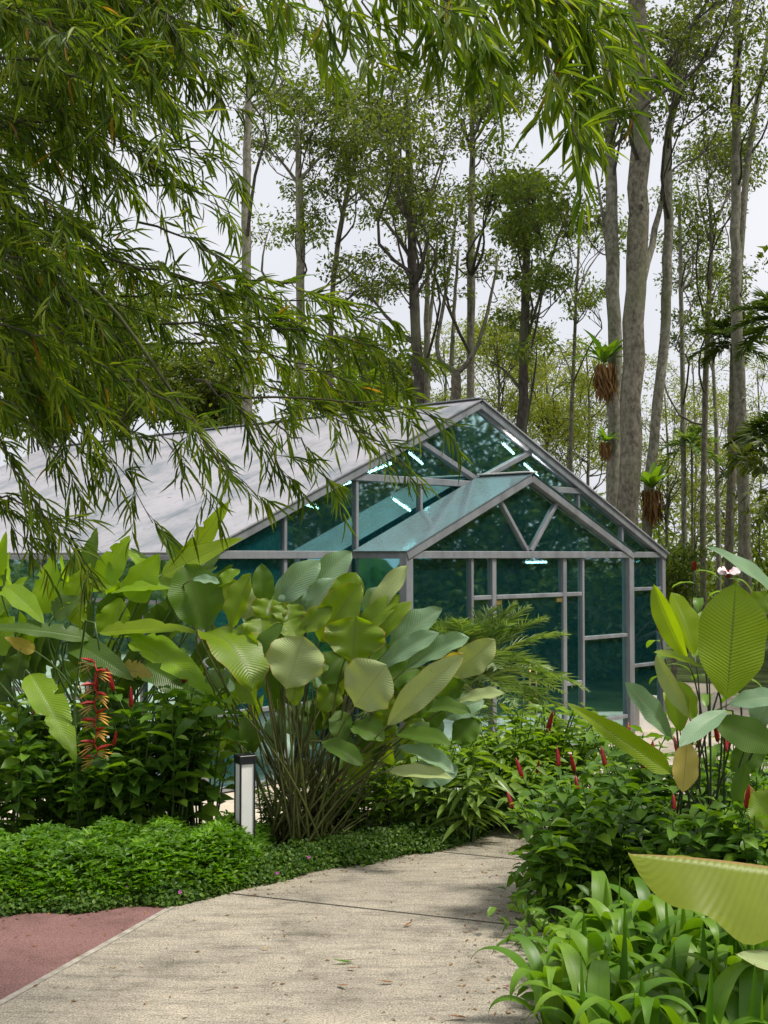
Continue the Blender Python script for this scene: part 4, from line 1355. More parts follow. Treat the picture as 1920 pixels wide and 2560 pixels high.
for (x0, y0, x1, y1, n, sg) in ((380, -60, 700, 60, 16, 20), (450, -90, 800, 70, 18, 30), (560, -120, 900, 20, 18, 30), (700, -110, 1000, 60, 20, 30), (800, -130, 1130, 40, 20, 30), (900, -120, 1200, 20, 20, 30),
                                (1000, -100, 1330, 60, 24, 30), (1060, -60, 1390, 110, 24, 30), (1080, -20, 1340, 180, 24, 30), (1120, 10, 1290, 250, 24, 30), (1150, 40, 1270, 320, 22, 20), (1140, -60, 1330, 140, 20, 30),
                                (1180, 120, 1262, 330, 16, 10), (960, -60, 1060, 120, 16, 20), (930, -40, 1040, 160, 16, 20), (1000, 0, 1100, 150, 12, 20), (860, -60, 930, 90, 8, 20), (740, -60, 840, 110, 8, 10), (780, 60, 800, 150, 4, 5), (560, -80, 680, 130, 10, 10), (640, -60, 760, 90, 12, 10)):
    Y0 = rg.uniform(5.6, 6.6)
    BR2.append((x0, y0, x1, y1, Y0, Y0 - 0.15, sg, int(n * (0.55 if x1 < 1010 else 0.72)), 0.18))
B2 = P(-460, 1000, 6.0)
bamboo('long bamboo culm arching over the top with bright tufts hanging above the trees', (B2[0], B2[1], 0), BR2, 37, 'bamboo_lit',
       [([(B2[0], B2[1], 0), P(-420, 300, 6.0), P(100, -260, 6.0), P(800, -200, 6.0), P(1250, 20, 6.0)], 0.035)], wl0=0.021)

# ------------------------------------------------------------------ big leaved plants
CLEAF = {}


def big_leaf(root, origin, base_px, tip_px, w, Y, m, prof='calathea', dY=0.0, face=(0, -1, 0.35), bend=0.35, fold=0.18, wave=0.03, stem_to=None, seed=0, stem_m='stem', sr=0.008, tatter=0.0, bexp=1.2, twist=0.0, nl=14, nw=8, sag=0.0, sback=0.0):
    """one leaf as a part: px base and tip on the 1659 grid, Y depth of the base, dY depth change to the tip"""
    b = P(*base_px, Y)
    t = P(*tip_px, Y + dY)
    L = np.linalg.norm(t - b)
    mb = MB()
    A = unit(t - b)
    Nn = np.array(face, float)
    # aim so that the bent midrib's chord ends at the tip
    k = bend / 2 if bexp == 1 else bend * 0.45
    A2 = A + unit(Nn - A * np.dot(Nn, A)) * math.tan(k)
    leaf(mb, b, A2, Nn, L * (1 + bend * bend / 24), px(w, Y), prof, nl, nw, bend, fold, wave, seed, bexp, tatter, twist)
    o = mb.build('leaf', M[m], root, origin=origin)
    if stem_to is not None:
        sm = MB()
        s = np.array(stem_to, float)
        dirn = unit(A2)
        ctrl = b - dirn * min(0.35, 0.4 * np.linalg.norm(b - s))
        tt = np.linspace(0, 1, 9)[:, None]
        mid = s + (ctrl - s) * 0.5 + np.array([0, 0, 0.05 + sag])
        q = (1 - tt) ** 3 * s + 3 * (1 - tt) ** 2 * tt * mid + 3 * (1 - tt) * tt ** 2 * ctrl + tt ** 3 * b
        sm.tube(q, np.linspace(sr * 1.5, sr * 0.7, 9), 6)
        sm.build('stalk', M[stem_m], o, origin=origin)
    return o


def c5(x, y): return (0.5 * x, 0.5 * y + 1166.4)
def c6(x, y): return (0.5 * x + 829.6, 0.5 * y + 1166.4)
def c8(x, y): return (0.5 * x + 829.6, 0.5 * y + 1641.6)


# central clump
CB = G(640, 1845)
CB = np.array([CB[0], 11.3, 0.0])
cal = thing('calathea', 'big clump of paddle shaped leaves on tall stalks behind the bollard light', 'plant', tuple(CB))
rg = np.random.default_rng(77)


def stalk_foot(spread=0.28):
    a, r = rg.uniform(0, 2 * PI), spread * math.sqrt(rg.uniform(0, 1))
    return CB + np.array([math.cos(a) * r * 1.2, math.sin(a) * r, 0])


Yc = 11.3
CENTRAL = [  # base, tip, width, material, dY, Yoff, face, bend, profile
    (c5(1310, 240), c5(1520, 50), 62, 'calathea_glauc', 0.05, 0.35, (0.2, -1, 0.3), 0.3),
    (c5(1180, 290), c5(1385, 90), 62, 'calathea_glauc', 0.0, 0.25, (-0.3, -1, 0.2), 0.35),
    (c5(1300, 350), c5(1450, 165), 62, 'calathea_glauc', 0.0, 0.2, (0.1, -1, 0.3), 0.3),
    (c5(1430, 330), c5(1540, 140), 70, 'calathea', 0.0, 0.2, (0.5, -1, 0.2), 0.3),
    (c5(1380, 440), c5(1560, 190), 84, 'calathea', -0.1, 0.0, (-0.2, -1, 0.3), 0.35),
    (c5(1520, 530), c5(1540, 330), 122, 'calathea', 0.0, -0.35, (0, -1, 0.05), 0.12, 'round'),
    (c5(1235, 645), c5(1310, 415), 118, 'calathea_pale', 0.0, -0.4, (0.05, -1, 0.05), 0.12, 'round'),
    (c6(-130, 720), c6(10, 540), 118, 'calathea_pale', -0.15, -0.45, (0, -1, 0.25), 0.2, 'round'),
    (c5(1300, 400), c5(1435, 290), 48, 'calathea', 0.0, -0.1, (-0.4, -1, 0.2), 0.3),
    (c5(1090, 560), c5(1225, 360), 44, 'calathea_dark', 0.0, -0.2, (-0.8, -1, 0.2), 0.5),
    (c5(1140, 460), c5(1130, 335), 80, 'calathea', 0.1, -0.1, (0.1, -1, 0.4), 0.3, 'round'),
    (c5(1150, 380), c5(1175, 255), 78, 'calathea', 0.1, 0.05, (0.1, -1, 0.4), 0.3, 'round'),
    (c5(1240, 380), c5(1250, 275), 70, 'calathea', 0.1, 0.0, (0.2, -1, 0.4), 0.3, 'round'),
    (c5(1290, 440), c5(1250, 345), 60, 'calathea', 0.1, -0.15, (0.2, -1, 0.4), 0.3, 'round'),
    (c5(1060, 570), c5(1060, 360), 84, 'calathea', 0.0, -0.1, (-0.4, -1, 0.3), 0.4),
    (c5(870, 400), c5(1095, 650), 120, 'calathea', -0.5, 0.0, (0.75, -0.75, 0.6), 0.8),
    (c5(890, 390), c5(800, 105), 116, 'calathea_dark', 0.0, 0.1, (0.3, -1, 0.1), 0.2),
    (c5(1000, 380), c5(1085, 145), 62, 'calathea', 0.0, 0.0, (-0.3, -1, 0.2), 0.2),
    (c5(1060, 360), c5(1130, 200), 60, 'calathea_pale', 0.0, 0.3, (0, -1, 0.2), 0.2),
    (c5(1050, 280), c5(1190, 225), 34, 'lime', 0.0, 0.4, (0, -1, 0.8), 0.1),
    (c5(930, 200), c5(1037, 130), 34, 'banana', 0.0, 0.1, (0, -1, 0.8), 0.2),
    (c5(830, 170), c5(950, 186), 26, 'calathea_glauc', 0.0, 0.0, (0, -1, 0.8), 0.2),
    # right half
    (c6(-70, 350), c6(103, 108), 46, 'calathea_pale', 0.0, 0.0, (-0.4, -1, 0.2), 0.3),
    (c6(-40, 460), c6(120, 265), 40, 'calathea', 0.0, -0.1, (-0.5, -1, 0.4), 0.4),
    (c6(-120, 420), c6(70, 240), 50, 'calathea', 0.0, -0.05, (-0.3, -1, 0.3), 0.4),
    (c6(20, 470), c6(252, 300), 64, 'calathea_glauc', 0.0, -0.1, (-0.1, -1, 0.5), 0.35),
    (c6(-30, 560), c6(240, 400), 48, 'calathea_glauc', -0.1, -0.2, (-0.1, -0.9, 0.6), 0.4),
    (c6(90, 560), c6(370, 420), 56, 'calathea_glauc', -0.1, -0.1, (0, -0.8, 0.7), 0.35),
    (c6(290, 590), c6(480, 430), 66, 'calathea_pale', -0.1, 0.0, (0.1, -1, 0.2), 0.3),
    (c6(15, 800), c6(345, 495), 62, 'calathea_pale', -0.3, -0.5, (-0.2, -1, 0.3), 0.25),
    (c6(230, 575), c6(345, 490), 40, 'yellowed', -0.1, -0.3, (0, -1, 0.2), 0.2),
    (c6(320, 700), c6(525, 665), 36, 'calathea_pale', -0.2, -0.2, (0, -0.7, 0.8), 0.3),
    (c6(140, 740), c6(375, 750), 46, 'calathea_dark', -0.2, -0.3, (0, -0.6, 0.8), 0.5),
    (c6(50, 840), c6(292, 885), 46, 'calathea_dark', -0.3, -0.4, (0, -0.6, 0.8), 0.5),
    (c6(60, 900), c6(305, 1010), 48, 'calathea_glauc', -0.3, -0.45, (0.2, -0.6, 0.8), 0.5),
    (c6(20, 1000), c6(300, 1030), 34, 'calathea_pale', -0.3, -0.5, (0, -0.9, 0.4), 0.5),
    (c6(-40, 620), c6(160, 560), 80, 'calathea_dark', 0.0, 0.1, (0, -0.8, 0.6), 0.4),
    (c6(-100, 540), c6(60, 520), 80, 'calathea_dark', 0.1, 0.2, (0, -0.8, 0.5), 0.4),
    (c6(-60, 760), c6(120, 700), 76, 'calathea_dark', 0.1, 0.0, (0, -0.8, 0.6), 0.5),
    (c5(1390, 620), c5(1480, 500), 76, 'calathea_dark', 0.1, 0.1, (0, -1, 0.3), 0.4),
    (c5(1300, 600), c5(1420, 540), 40, 'calathea_dark', 0.1, -0.1, (0, -0.7, 0.7), 0.4),
    (c5(1380, 740), c5(1450, 630), 60, 'calathea', 0.1, 0.0, (0.3, -1, 0.3), 0.4),
    (c5(1390, 870), c5(1570, 975), 44, 'calathea_dark', -0.2, -0.4, (0.2, -0.8, 0.6), 0.5),
    (c5(1520, 800), c5(1659, 870), 60, 'calathea_dark', -0.2, -0.2, (0.2, -0.8, 0.6), 0.5),
    (c5(900, 560), c5(960, 640), 60, 'calathea_glauc', 0.1, 0.2, (0, -1, 0.3), 0.3),
    (c5(1560, 640), c5(1700, 690), 60, 'calathea_dark', -0.1, 0.0, (0.2, -0.8, 0.5), 0.5),
    (c5(1600, 420), c5(1680, 320), 70, 'calathea_glauc', 0.1, 0.3, (0, -1, 0.3), 0.3),
    (c5(1480, 420), c5(1530, 300), 90, 'calathea_dark', 0.1, 0.25, (0, -1, 0.3), 0.3),
    (c5(1200, 560), c5(1180, 440), 90, 'calathea_dark', 0.1, 0.3, (0, -1, 0.3), 0.3),
]
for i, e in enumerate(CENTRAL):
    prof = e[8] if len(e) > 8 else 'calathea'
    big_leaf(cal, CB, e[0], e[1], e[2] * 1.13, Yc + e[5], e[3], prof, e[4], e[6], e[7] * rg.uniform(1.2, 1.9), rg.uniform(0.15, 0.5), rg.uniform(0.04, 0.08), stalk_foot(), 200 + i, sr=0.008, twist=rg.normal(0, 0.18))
rgf = np.random.default_rng(78)
for i in range(62):
    cx = rgf.uniform(500, 980)
    cy = rgf.uniform(1290 + max(0, cx - 800) * 1.2, 1600) if i < 36 else rgf.uniform(1520, 1720)
    if i >= 36: cx = rgf.uniform(700, 960) if i % 3 else rgf.uniform(500, 720)
    a = rgf.normal(-90 + (cx - 700) * 0.13, 22)
    ln = rgf.uniform(60, 100)
    mt = ['calathea', 'calathea_dark', 'calathea_dark', 'calathea_glauc'][int(rgf.integers(0, 4))]
    big_leaf(cal, CB, (cx, cy), (cx + ln * math.cos(R(a)), cy + ln * math.sin(R(a))), rgf.uniform(46, 78), Yc + rgf.uniform(0.15, 0.7) - (0.5 if i >= 36 and i % 2 else 0), mt, 'calathea', rgf.uniform(-0.25, 0.15),
             (rgf.normal(0, 0.5), -1, rgf.uniform(0.2, 0.9)), rgf.uniform(0.4, 1.0), rgf.uniform(0.15, 0.5), 0.06, stalk_foot() if i % 2 == 0 else None, 260 + i, sr=0.006, nl=12, nw=6)
# extra bare stalks
ex = MB()
for k in range(22):
    s = stalk_foot(0.34)
    a = P(rg.uniform(500, 900), rg.uniform(1480, 1680), Yc + rg.uniform(-0.4, 0.5))
    mid = (s + a) / 2 + np.array([(s[0] - a[0]) * 0.18, 0, 0.12])
    tt = np.linspace(0, 1, 8)[:, None]
    ex.tube((1 - tt) ** 2 * s + 2 * tt * (1 - tt) * mid + tt ** 2 * a, np.linspace(0.013, 0.006, 8), 5)
ex.build('stalks', M['stem'], cal, origin=CB)

# right hand calathea
RB = np.array([2.35, 9.3, 0.0])
rcal = thing('calathea', 'tall plant with one huge upright lime green leaf at the right edge', 'plant', tuple(RB))


def rfoot():
    return RB + np.array([rg.uniform(-0.25, 0.3), rg.uniform(-0.2, 0.25), 0])


RIGHT = [
    (c6(1480, 690), c6(1520, 185), 158, 'lime', 0.1, -0.5, (-0.1, -1, 0.05), 0.12, 'calathea', 0.10),
    (c6(1310, 520), c6(1165, 190), 60, 'lime', 0.0, -0.1, (-0.9, -1, 0.1), 0.25, 'calathea', 0.45),
    (c6(1340, 500), c6(1240, 225), 76, 'lime', 0.1, 0.0, (0.6, -1, 0.1), 0.25, 'calathea', 0.3),
    (c6(1400, 500), c6(1385, 300), 70, 'calathea', 0.1, 0.1, (-0.2, -1, 0.1), 0.2, 'calathea', 0.2),
    (c6(1390, 560), c6(1165, 485), 40, 'lime', -0.2, -0.3, (0, -0.5, 0.9), 0.4, 'calathea', 0.1),
    (c6(1320, 770), c6(1175, 495), 44, 'calathea_pale', -0.05, -0.2, (-0.7, -1, 0.1), 0.25, 'calathea', 0.4),
    (c6(1280, 830), c6(1240, 600), 60, 'calathea', 0.0, 0.0, (0.2, -1, 0.1), 0.3, 'calathea', 0.2),
    (c6(1340, 780), c6(1270, 610), 50, 'calathea', 0.0, 0.05, (0.4, -1, 0.1), 0.3, 'calathea', 0.2),
    (c6(1240, 1010), c6(783, 700), 52, 'lime', -0.1, 0.2, (-0.15, -0.8, 0.5), 0.12, 'banana', 0.35),
    (c6(1240, 850), c6(1040, 615), 60, 'calathea_glauc', -0.1, 0.0, (0.3, -0.9, 0.4), 0.2, 'calathea', 0.25),
    (c6(1480, 735), c6(1275, 895), 52, 'calathea_glauc', -0.4, -0.5, (0, -0.6, 0.9), 0.4, 'calathea', 0.15),
    (c6(1310, 860), c6(1290, 1090), 62, 'yellowed', -0.1, -0.4, (0, -1, 0.1), 0.15, 'calathea', 0.2),
    (c6(1420, 780), c6(1700, 900), 80, 'calathea_dark', -0.1, -0.5, (0, -1, 0.3), 0.3, 'calathea', 0.15),
    (c6(1490, 710), c6(1720, 680), 60, 'calathea_glauc', -0.1, -0.4, (0, -0.7, 0.8), 0.3, 'calathea', 0.2),
    (c6(1600, 810), c6(1690, 640), 70, 'calathea_glauc', 0.0, -0.3, (-0.3, -1, 0.2), 0.2, 'calathea', 0.2),
    (c6(1760, 330), c6(1390, 30), 84, 'calathea_glauc', -0.3, -0.2, (-0.1, -0.6, 0.9), 0.5, 'banana', 0.2),
    (c6(1590, 320), c6(1659, 230), 60, 'calathea', 0.0, 0.3, (0, -1, 0.3), 0.2, 'calathea', 0.2),
    (c6(1500, 1000), c6(1640, 860), 70, 'calathea_dark', 0.0, 0.1, (0, -1, 0.3), 0.2, 'calathea', 0.2),
    (c6(1580, 1190), c6(1580, 1060), 30, 'yellowed', 0.0, -0.6, (0, -1, 0.1), 0.1, 'calathea', 0.2),
    (c6(1700, 1250), c6(1590, 1090), 90, 'calathea', 0.0, -0.8, (0, -1, 0.4), 0.3, 'calathea', 0.2),
    (c6(1520, 1180), c6(1560, 960), 40, 'calathea_dark', 0.0, -0.3, (-0.5, -1, 0.2), 0.2, 'calathea', 0.2),
]
for i, e in enumerate(RIGHT):
    big_leaf(rcal, RB, e[0], e[1], e[2], 9.2 + e[5], e[3], e[8], e[4], e[6], e[7], e[9], 0.03, rfoot(), 300 + i, stem_m='stem_dark', sr=0.007)
# huge near leaf
NB = np.array([3.0, 6.6, 0.0])
ncal = thing('calathea', 'plant holding one huge yellow green leaf with a browned upper rim across the lower right', 'plant', tuple(NB))
big_leaf(ncal, NB, c8(2150, 560), c8(1055, 405), 330, 6.6, 'near_leaf', 'calathea', -0.1, (-0.05, -0.36, 0.93), 0.25, -0.62, 0.03, NB, 401, sr=0.012, nl=26, nw=14)
big_leaf(ncal, NB, c8(1900, 960), c8(1520, 840), 50, 6.4, 'calathea_pale', 'calathea', -0.1, (-0.2, -0.7, 0.7), 0.4, 0.15, 0.03, NB, 402, sr=0.008)

# banana-like heliconias on the left
BLEAF = [
    (c5(-60, 330), c5(170, 200), 0, 0), ]
HB = np.array([-2.6, 12.2, 0.0])
ban = thing('banana_plant', 'broad bright lime green banana leaves rising in front of the greenhouse side wall', 'plant', tuple(HB), 0, 'banana plants in the left bed')


def hfoot():
    return HB + np.array([rg.uniform(-0.9, 0.7), rg.uniform(-0.15, 0.15), 0])


BAN = [  # base, tip, width px, mat, dY, Yoff, face, bend, tatter
    (c5(900, 200), c5(480, 230), 60, 'banana', -0.2, 0.1, (0, -0.6, 0.9), 0.5, 0.1),
    (c5(560, 260), c5(690, 60), 70, 'banana', 0.0, 0.0, (0.2, -1, 0.3), 0.2, 0.05),
    (c5(700, 150), c5(1050, -10), 56, 'lime', 0.0, 0.0, (-0.1, -0.8, 0.6), 0.15, 0.12),
    (c5(780, 120), c5(1000, -180), 44, 'lime', 0.1, 0.2, (0.3, -0.9, 0.3), 0.3, 0.1),
    (c5(430, 200), c5(560, -20), 60, 'banana', 0.0, 0.2, (0.2, -1, 0.3), 0.2, 0.05),
    (c5(190, 320), c5(230, 60), 60, 'banana', 0.0, 0.1, (0.1, -1, 0.3), 0.2, 0.05),
    (c5(310, 280), c5(390, 100), 54, 'lime', 0.0, 0.0, (0.1, -1, 0.3), 0.2, 0.05),
    (c5(300, 350), c5(370, 270), 60, 'lime', 0.0, -0.2, (0.1, -1, 0.3), 0.2, 0.05),
    (c5(20, 200), c5(190, 360), 56, 'banana', -0.3, -0.1, (0.3, -0.7, 0.7), 0.3, 0.05),
    (c5(-40, 160), c5(-20, 10), 60, 'banana', 0.0, 0.1, (0.1, -1, 0.3), 0.2, 0.05),
    (c5(400, 430), c5(-60, 380), 50, 'banana_dark', -0.2, -0.3, (0, -0.6, 0.8), 0.3, 0.1),
    (c5(560, 410), c5(930, 680), 76, 'banana', -0.4, -0.3, (0.4, -0.75, 0.6), 0.35, 0.14),
    (c5(620, 540), c5(880, 700), 70, 'banana_dark', -0.2, -0.1, (0.2, -0.8, 0.5), 0.35, 0.05),
    (c5(300, 440), c5(580, 610), 60, 'banana_dark', -0.3, -0.3, (0.3, -0.8, 0.5), 0.4, 0.05),
    (c5(130, 580), c5(330, 960), 74, 'banana', -0.4, -0.6, (0.5, -0.8, 0.4), 0.4, 0.08),
    (c5(430, 400), c5(860, 400), 50, 'lime', -0.3, -0.2, (0.1, -0.6, 0.8), 0.4, 0.12),
    (c5(150, 480), c5(20, 420), 30, 'yellowed', -0.1, -0.3, (0, -1, 0.3), 0.3, 0.2),
    (c5(300, 760), c5(590, 790), 50, 'banana_dark', -0.2, -0.2, (0.1, -0.8, 0.5), 0.4, 0.05),
    (c5(400, 760), c5(690, 720), 40, 'banana_dark', 0.0, 0.1, (0.1, -0.8, 0.5), 0.3, 0.05),
    (c5(60, 600), c5(100, 480), 60, 'banana_dark', 0.0, 0.0, (0.1, -1, 0.3), 0.3, 0.05),
    (c5(480, 420), c5(520, 250), 80, 'banana', 0.0, 0.2, (0.1, -1, 0.3), 0.3, 0.05),
    (c5(520, 560), c5(660, 590), 50, 'yellowed', -0.2, -0.3, (0.1, -0.8, 0.5), 0.5, 0.2),
    (c5(230, 330), c5(350, 250), 60, 'banana_dark', 0.0, -0.2, (0.1, -0.8, 0.6), 0.5, 0.05),
    (c5(-40, 480), c5(60, 330), 70, 'banana', 0.0, -0.1, (0.1, -1, 0.3), 0.3, 0.05),
    (c5(740, 300), c5(850, 150), 50, 'banana_dark', 0.0, 0.1, (0.1, -1, 0.3), 0.3, 0.05),
    (c5(660, 420), c5(740, 250), 70, 'banana_dark', 0.0, 0.2, (0.1, -1, 0.3), 0.3, 0.05),
    (c5(170, 520), c5(250, 420), 70, 'banana_dark', 0.0, 0.2, (0.1, -1, 0.3), 0.3, 0.05),
    (c5(420, 620), c5(520, 480), 70, 'banana_dark', 0.0, 0.25, (0.1, -1, 0.3), 0.3, 0.05),
    (c5(-40, 700), c5(40, 560), 70, 'banana_dark', 0.0, 0.25, (0.1, -1, 0.3), 0.3, 0.05),
]
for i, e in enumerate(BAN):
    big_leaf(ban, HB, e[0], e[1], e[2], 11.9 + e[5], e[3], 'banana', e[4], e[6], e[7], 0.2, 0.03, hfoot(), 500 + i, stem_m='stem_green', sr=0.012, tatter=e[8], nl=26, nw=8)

rgf = np.random.default_rng(79)
for i in range(78):
    cx, cy = rgf.uniform(-30, 500), rgf.uniform(1260, 1640)
    a = rgf.normal(-75, 45)
    ln = rgf.uniform(80, 150)
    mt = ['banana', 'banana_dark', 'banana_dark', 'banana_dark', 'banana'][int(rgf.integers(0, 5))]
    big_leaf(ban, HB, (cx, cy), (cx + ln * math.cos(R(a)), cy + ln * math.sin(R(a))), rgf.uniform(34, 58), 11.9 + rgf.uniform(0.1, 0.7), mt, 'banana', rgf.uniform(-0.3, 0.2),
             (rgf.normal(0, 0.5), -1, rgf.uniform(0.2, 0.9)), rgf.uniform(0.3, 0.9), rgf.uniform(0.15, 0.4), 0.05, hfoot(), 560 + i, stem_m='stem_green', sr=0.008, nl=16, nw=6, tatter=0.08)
# heliconia with hanging flower
HE = P(200, 1560, 10.9)
hel = thing('heliconia', 'heliconia with a hanging chain of red and yellow bracts in the left bed', 'plant', (HE[0], HE[1], 0))
ho = np.array([HE[0], HE[1], 0])
top = P(215, 1405, 10.9)
st = MB()
st.tube(np.array([ho + [-0.15, 0.2, 0], ho + [-0.2, 0.15, 1.4], P(185, 1340, 11.0), P(205, 1345, 10.9), top]), [0.014, 0.012, 0.01, 0.008, 0.007], 6)
st.build('stalk', M['stem_green'], hel, origin=ho)
fl_ = thing
ys = [1432, 1452, 1482, 1500, 1520, 1543, 1560, 1580, 1605, 1622, 1640]
zz = MB()
zz.tube(np.array([P(207 + (4 if k % 2 else -4), y, 10.9) for k, y in enumerate(ys)]), 0.007, 6)
fo = zz.build('flower', M['red_bright'], hel, origin=ho)
for k, y in enumerate(ys):
    s = 1 if k % 2 else -1
    a = P(207, y, 10.9)
    d = np.array([s * 0.95, -0.25 + rg.uniform(-0.5, 0.3), rg.uniform(-0.2, 0.35)])
    mb = MB()
    leaf(mb, a, d, (0, -0.3, 1), rg.uniform(0.10, 0.17), 0.07, 'lance', 6, 4, rg.uniform(-0.5, 0.1), 0.8, 0.0, k)
    mb.build('bract', M['red_bright'], fo, origin=ho)
    mb = MB()
    for j in range(4):
        leaf(mb, a + np.array([s * 0.02, -0.01, -0.012 * j]), d + np.array([0, 0.1 * (j - 1), -0.22 * j]), (0, -0.3, 1), rg.uniform(0.09, 0.16), 0.026, 'lance', 4, 2, 0.2, 0.3, 0.0, j)
    mb.build('petal_fringe', M['yellow'], fo, origin=ho)

# ------------------------------------------------------------------ shrubs
def cone(mb, base, axis, L, r):
    axis = unit(axis)
    t = np.linspace(0, 1, 9)
    mb.tube(np.asarray(base) + axis * (t * L)[:, None], r * np.array([0.55, 0.95, 1.0, 0.98, 0.92, 0.82, 0.66, 0.42, 0.06]) * (1 + 0.06 * np.cos(np.arange(9) * PI)), 9)


def shrub(label, seed, h, spread, nst, leafL, leafW, leafm, spikes=0, stem='stem_green', per=14, droop=-0.1, start=0.25, tpl=OVATE, hlow=0.6):
    rg = np.random.default_rng(seed)
    root = thing('shrub', label, 'shrub')
    lm, sm = MB(), MB()
    sp = 0
    for k in range(nst):
        az = rg.uniform(0, 2 * PI)
        hh = h * rg.uniform(hlow, 1.05)
        reach = spread * math.sqrt(rg.uniform(0.02, 1))
        a = np.array([math.cos(az) * reach * 0.3, math.sin(az) * reach * 0.3, 0])
        b = np.array([math.cos(az) * reach, math.sin(az) * reach, hh])
        t = np.linspace(0, 1, 8)[:, None]
        q = a + (b - a) * t + np.array([math.cos(az), math.sin(az), 0]) * (t ** 2 - t) * reach * 0.4 + np.array([0, 0, 1]) * (t - t ** 2) * 0.3 * hh
        sm.tube(q, np.linspace(0.008, 0.004, 8), 4, cap=False)
        f = np.linspace(start, 1, per) + rg.uniform(-0.02, 0.02, per)
        f = np.clip(f, 0, 1)
        lp = np.stack([np.interp(f, t[:, 0], q[:, m]) for m in range(3)], 1)
        ph = np.arange(per) * 2.3 + rg.uniform(0, 6.28)
        out = np.stack([np.cos(ph), np.sin(ph), np.full(per, 0.25)], 1)
        ax = unit(out + rg.normal(0, 0.25, (per, 3)) + np.array([0, 0, droop]))
        nr = np.array([0, 0, 1.0]) + rg.normal(0, 0.3, (per, 3))
        le = leafL * rg.uniform(0.65, 1.15, per) * (1.0 - 0.3 * (f > 0.95))
        scatter(lm, tpl, lp, ax, nr, le, le * leafW / leafL)
        if sp < spikes and hh > 0.8 * h:
            sp += 1
            cb = MB()
            cone(cb, q[-1] - np.array([0, 0, 0.01]), q[-1] - q[-2] + np.array([0, 0, 0.08]), rg.uniform(0.12, 0.22), 0.019)
            cb.build('flower_spike', M['red'], root)
    sm.build('stems', M[stem], root)
    lm.build('foliage', M[leafm], root, smooth=True)
    return root


costus = Deck([shrub('x', 900 + k, 0.95, 0.45, 17, 0.185, 0.092, 'gloss', (1, 2, 1)[k]) for k in range(3)])
green = Deck([shrub('x', 920 + k, 0.8, 0.45, 30, 0.14, 0.055, 'shrub', k % 2) for k in range(3)])
ging = Deck([shrub('x', 940 + k, 0.9, 0.4, 12, 0.36, 0.075, 'ginger', 0, per=9, droop=-0.35, tpl=LANCE) for k in range(2)])
dark = Deck([shrub('x', 960 + k, 1.15, 0.5, 17, 0.21, 0.105, 'gloss', 1, per=14) for k in range(2)])
PLACES = []
CG = 'red spiked shrubs along the right edge of the path'
for k, (x, y, Y, sc, lab) in enumerate((
        (1215, 1990, 9.2, 0.95, 'glossy shrub with dark red spikes leaning over the path edge, nearest the lilies'),
        (1235, 1870, 9.9, 1.0, 'glossy shrub whose long red spike stands over the path bend'),
        (1310, 1840, 10.3, 1.0, 'glossy shrub with paired red spikes below the long lime leaf'),
        (1300, 1960, 9.4, 1.0, 'glossy shrub filling between the path shrubs and the big leaf'),
        (1390, 1890, 9.9, 1.05, 'glossy shrub behind the huge yellow green leaf, left end'),
        (1400, 1770, 10.6, 1.1, 'glossy shrub beneath the yellowed hanging leaf'),
        (1480, 1850, 10.0, 1.1, 'glossy shrub among the dark stalks of the tall plant, left one'),
        (1560, 1830, 10.1, 1.1, 'glossy shrub among the dark stalks of the tall plant, middle one'),
        (1640, 1840, 9.9, 1.1, 'glossy shrub among the dark stalks of the tall plant, at the picture edge'),
        (1470, 1880, 8.9, 0.95, 'glossy shrub in front of the dark stalks, behind the huge leaf tip'),
        (1560, 1880, 8.8, 1.0, 'glossy shrub in front of the dark stalks, above the middle of the huge leaf'),
        (1640, 1880, 8.7, 1.05, 'glossy shrub in front of the dark stalks, at the picture edge'),
        (1350, 1730, 11.4, 1.15, 'shrub with a bright red spike against the pale plaza'),
        (1600, 1750, 10.8, 1.15, 'glossy shrub behind the stalks at the right edge'))):
    X = P(x, y, Y)[0]
    costus.put(k, (X, Y, 0.008), rg.uniform(0, 6.28), sc, lab, CG)
for k, (x, Y, sc, lab) in enumerate((
        (860, 11.9, 1.0, 'shrub under the drooping dark leaves right of the big clump'),
        (720, 12.0, 0.85, 'shrub between the bare stalks of the big clump and the plaza'),
        (600, 11.8, 0.62, 'low shrub behind the bollard light at the left foot of the big clump'),
        (690, 11.75, 0.6, 'low shrub hidden among the bases of the big clump stalks'),
        (790, 11.75, 0.9, 'shrub at the right foot of the big clump'),
        (960, 12.2, 1.1, 'light green shrub left of the date palm foot'),
        (1040, 12.4, 1.1, 'light green shrub in front of the date palm'),
        (1110, 12.9, 1.4, 'light green shrub below the left sidelight of the door'),
        (1180, 13.3, 1.4, 'light green shrub below the door handles'),
        (1235, 13.2, 1.15, 'light green shrub at the right end of the middle bed'),
        (1130, 12.3, 0.9, 'light green shrub leaning toward the path bend'))):
    X = P(x, 1700, Y)[0]
    green.put(k, (X, Y, 0.008), rg.uniform(0, 6.28), sc, lab, 'light green shrubs in the middle bed')
for k, (x, Y, sc, lab) in enumerate((
        (1000, 11.7, 0.95, 'ginger with long drooping leaves left of the path bend, nearer one'),
        (1090, 12.2, 1.0, 'ginger with long drooping leaves beside the path bend, right one'),
        (940, 11.9, 0.85, 'ginger with long leaves under the big clump'),
        (880, 12.4, 1.0, 'ginger in the shade behind the big clump'))):
    X = P(x, 1700, Y)[0]
    ging.put(k, (X, Y, 0.008), rg.uniform(0, 6.28), sc, lab, 'gingers beside the path bend')
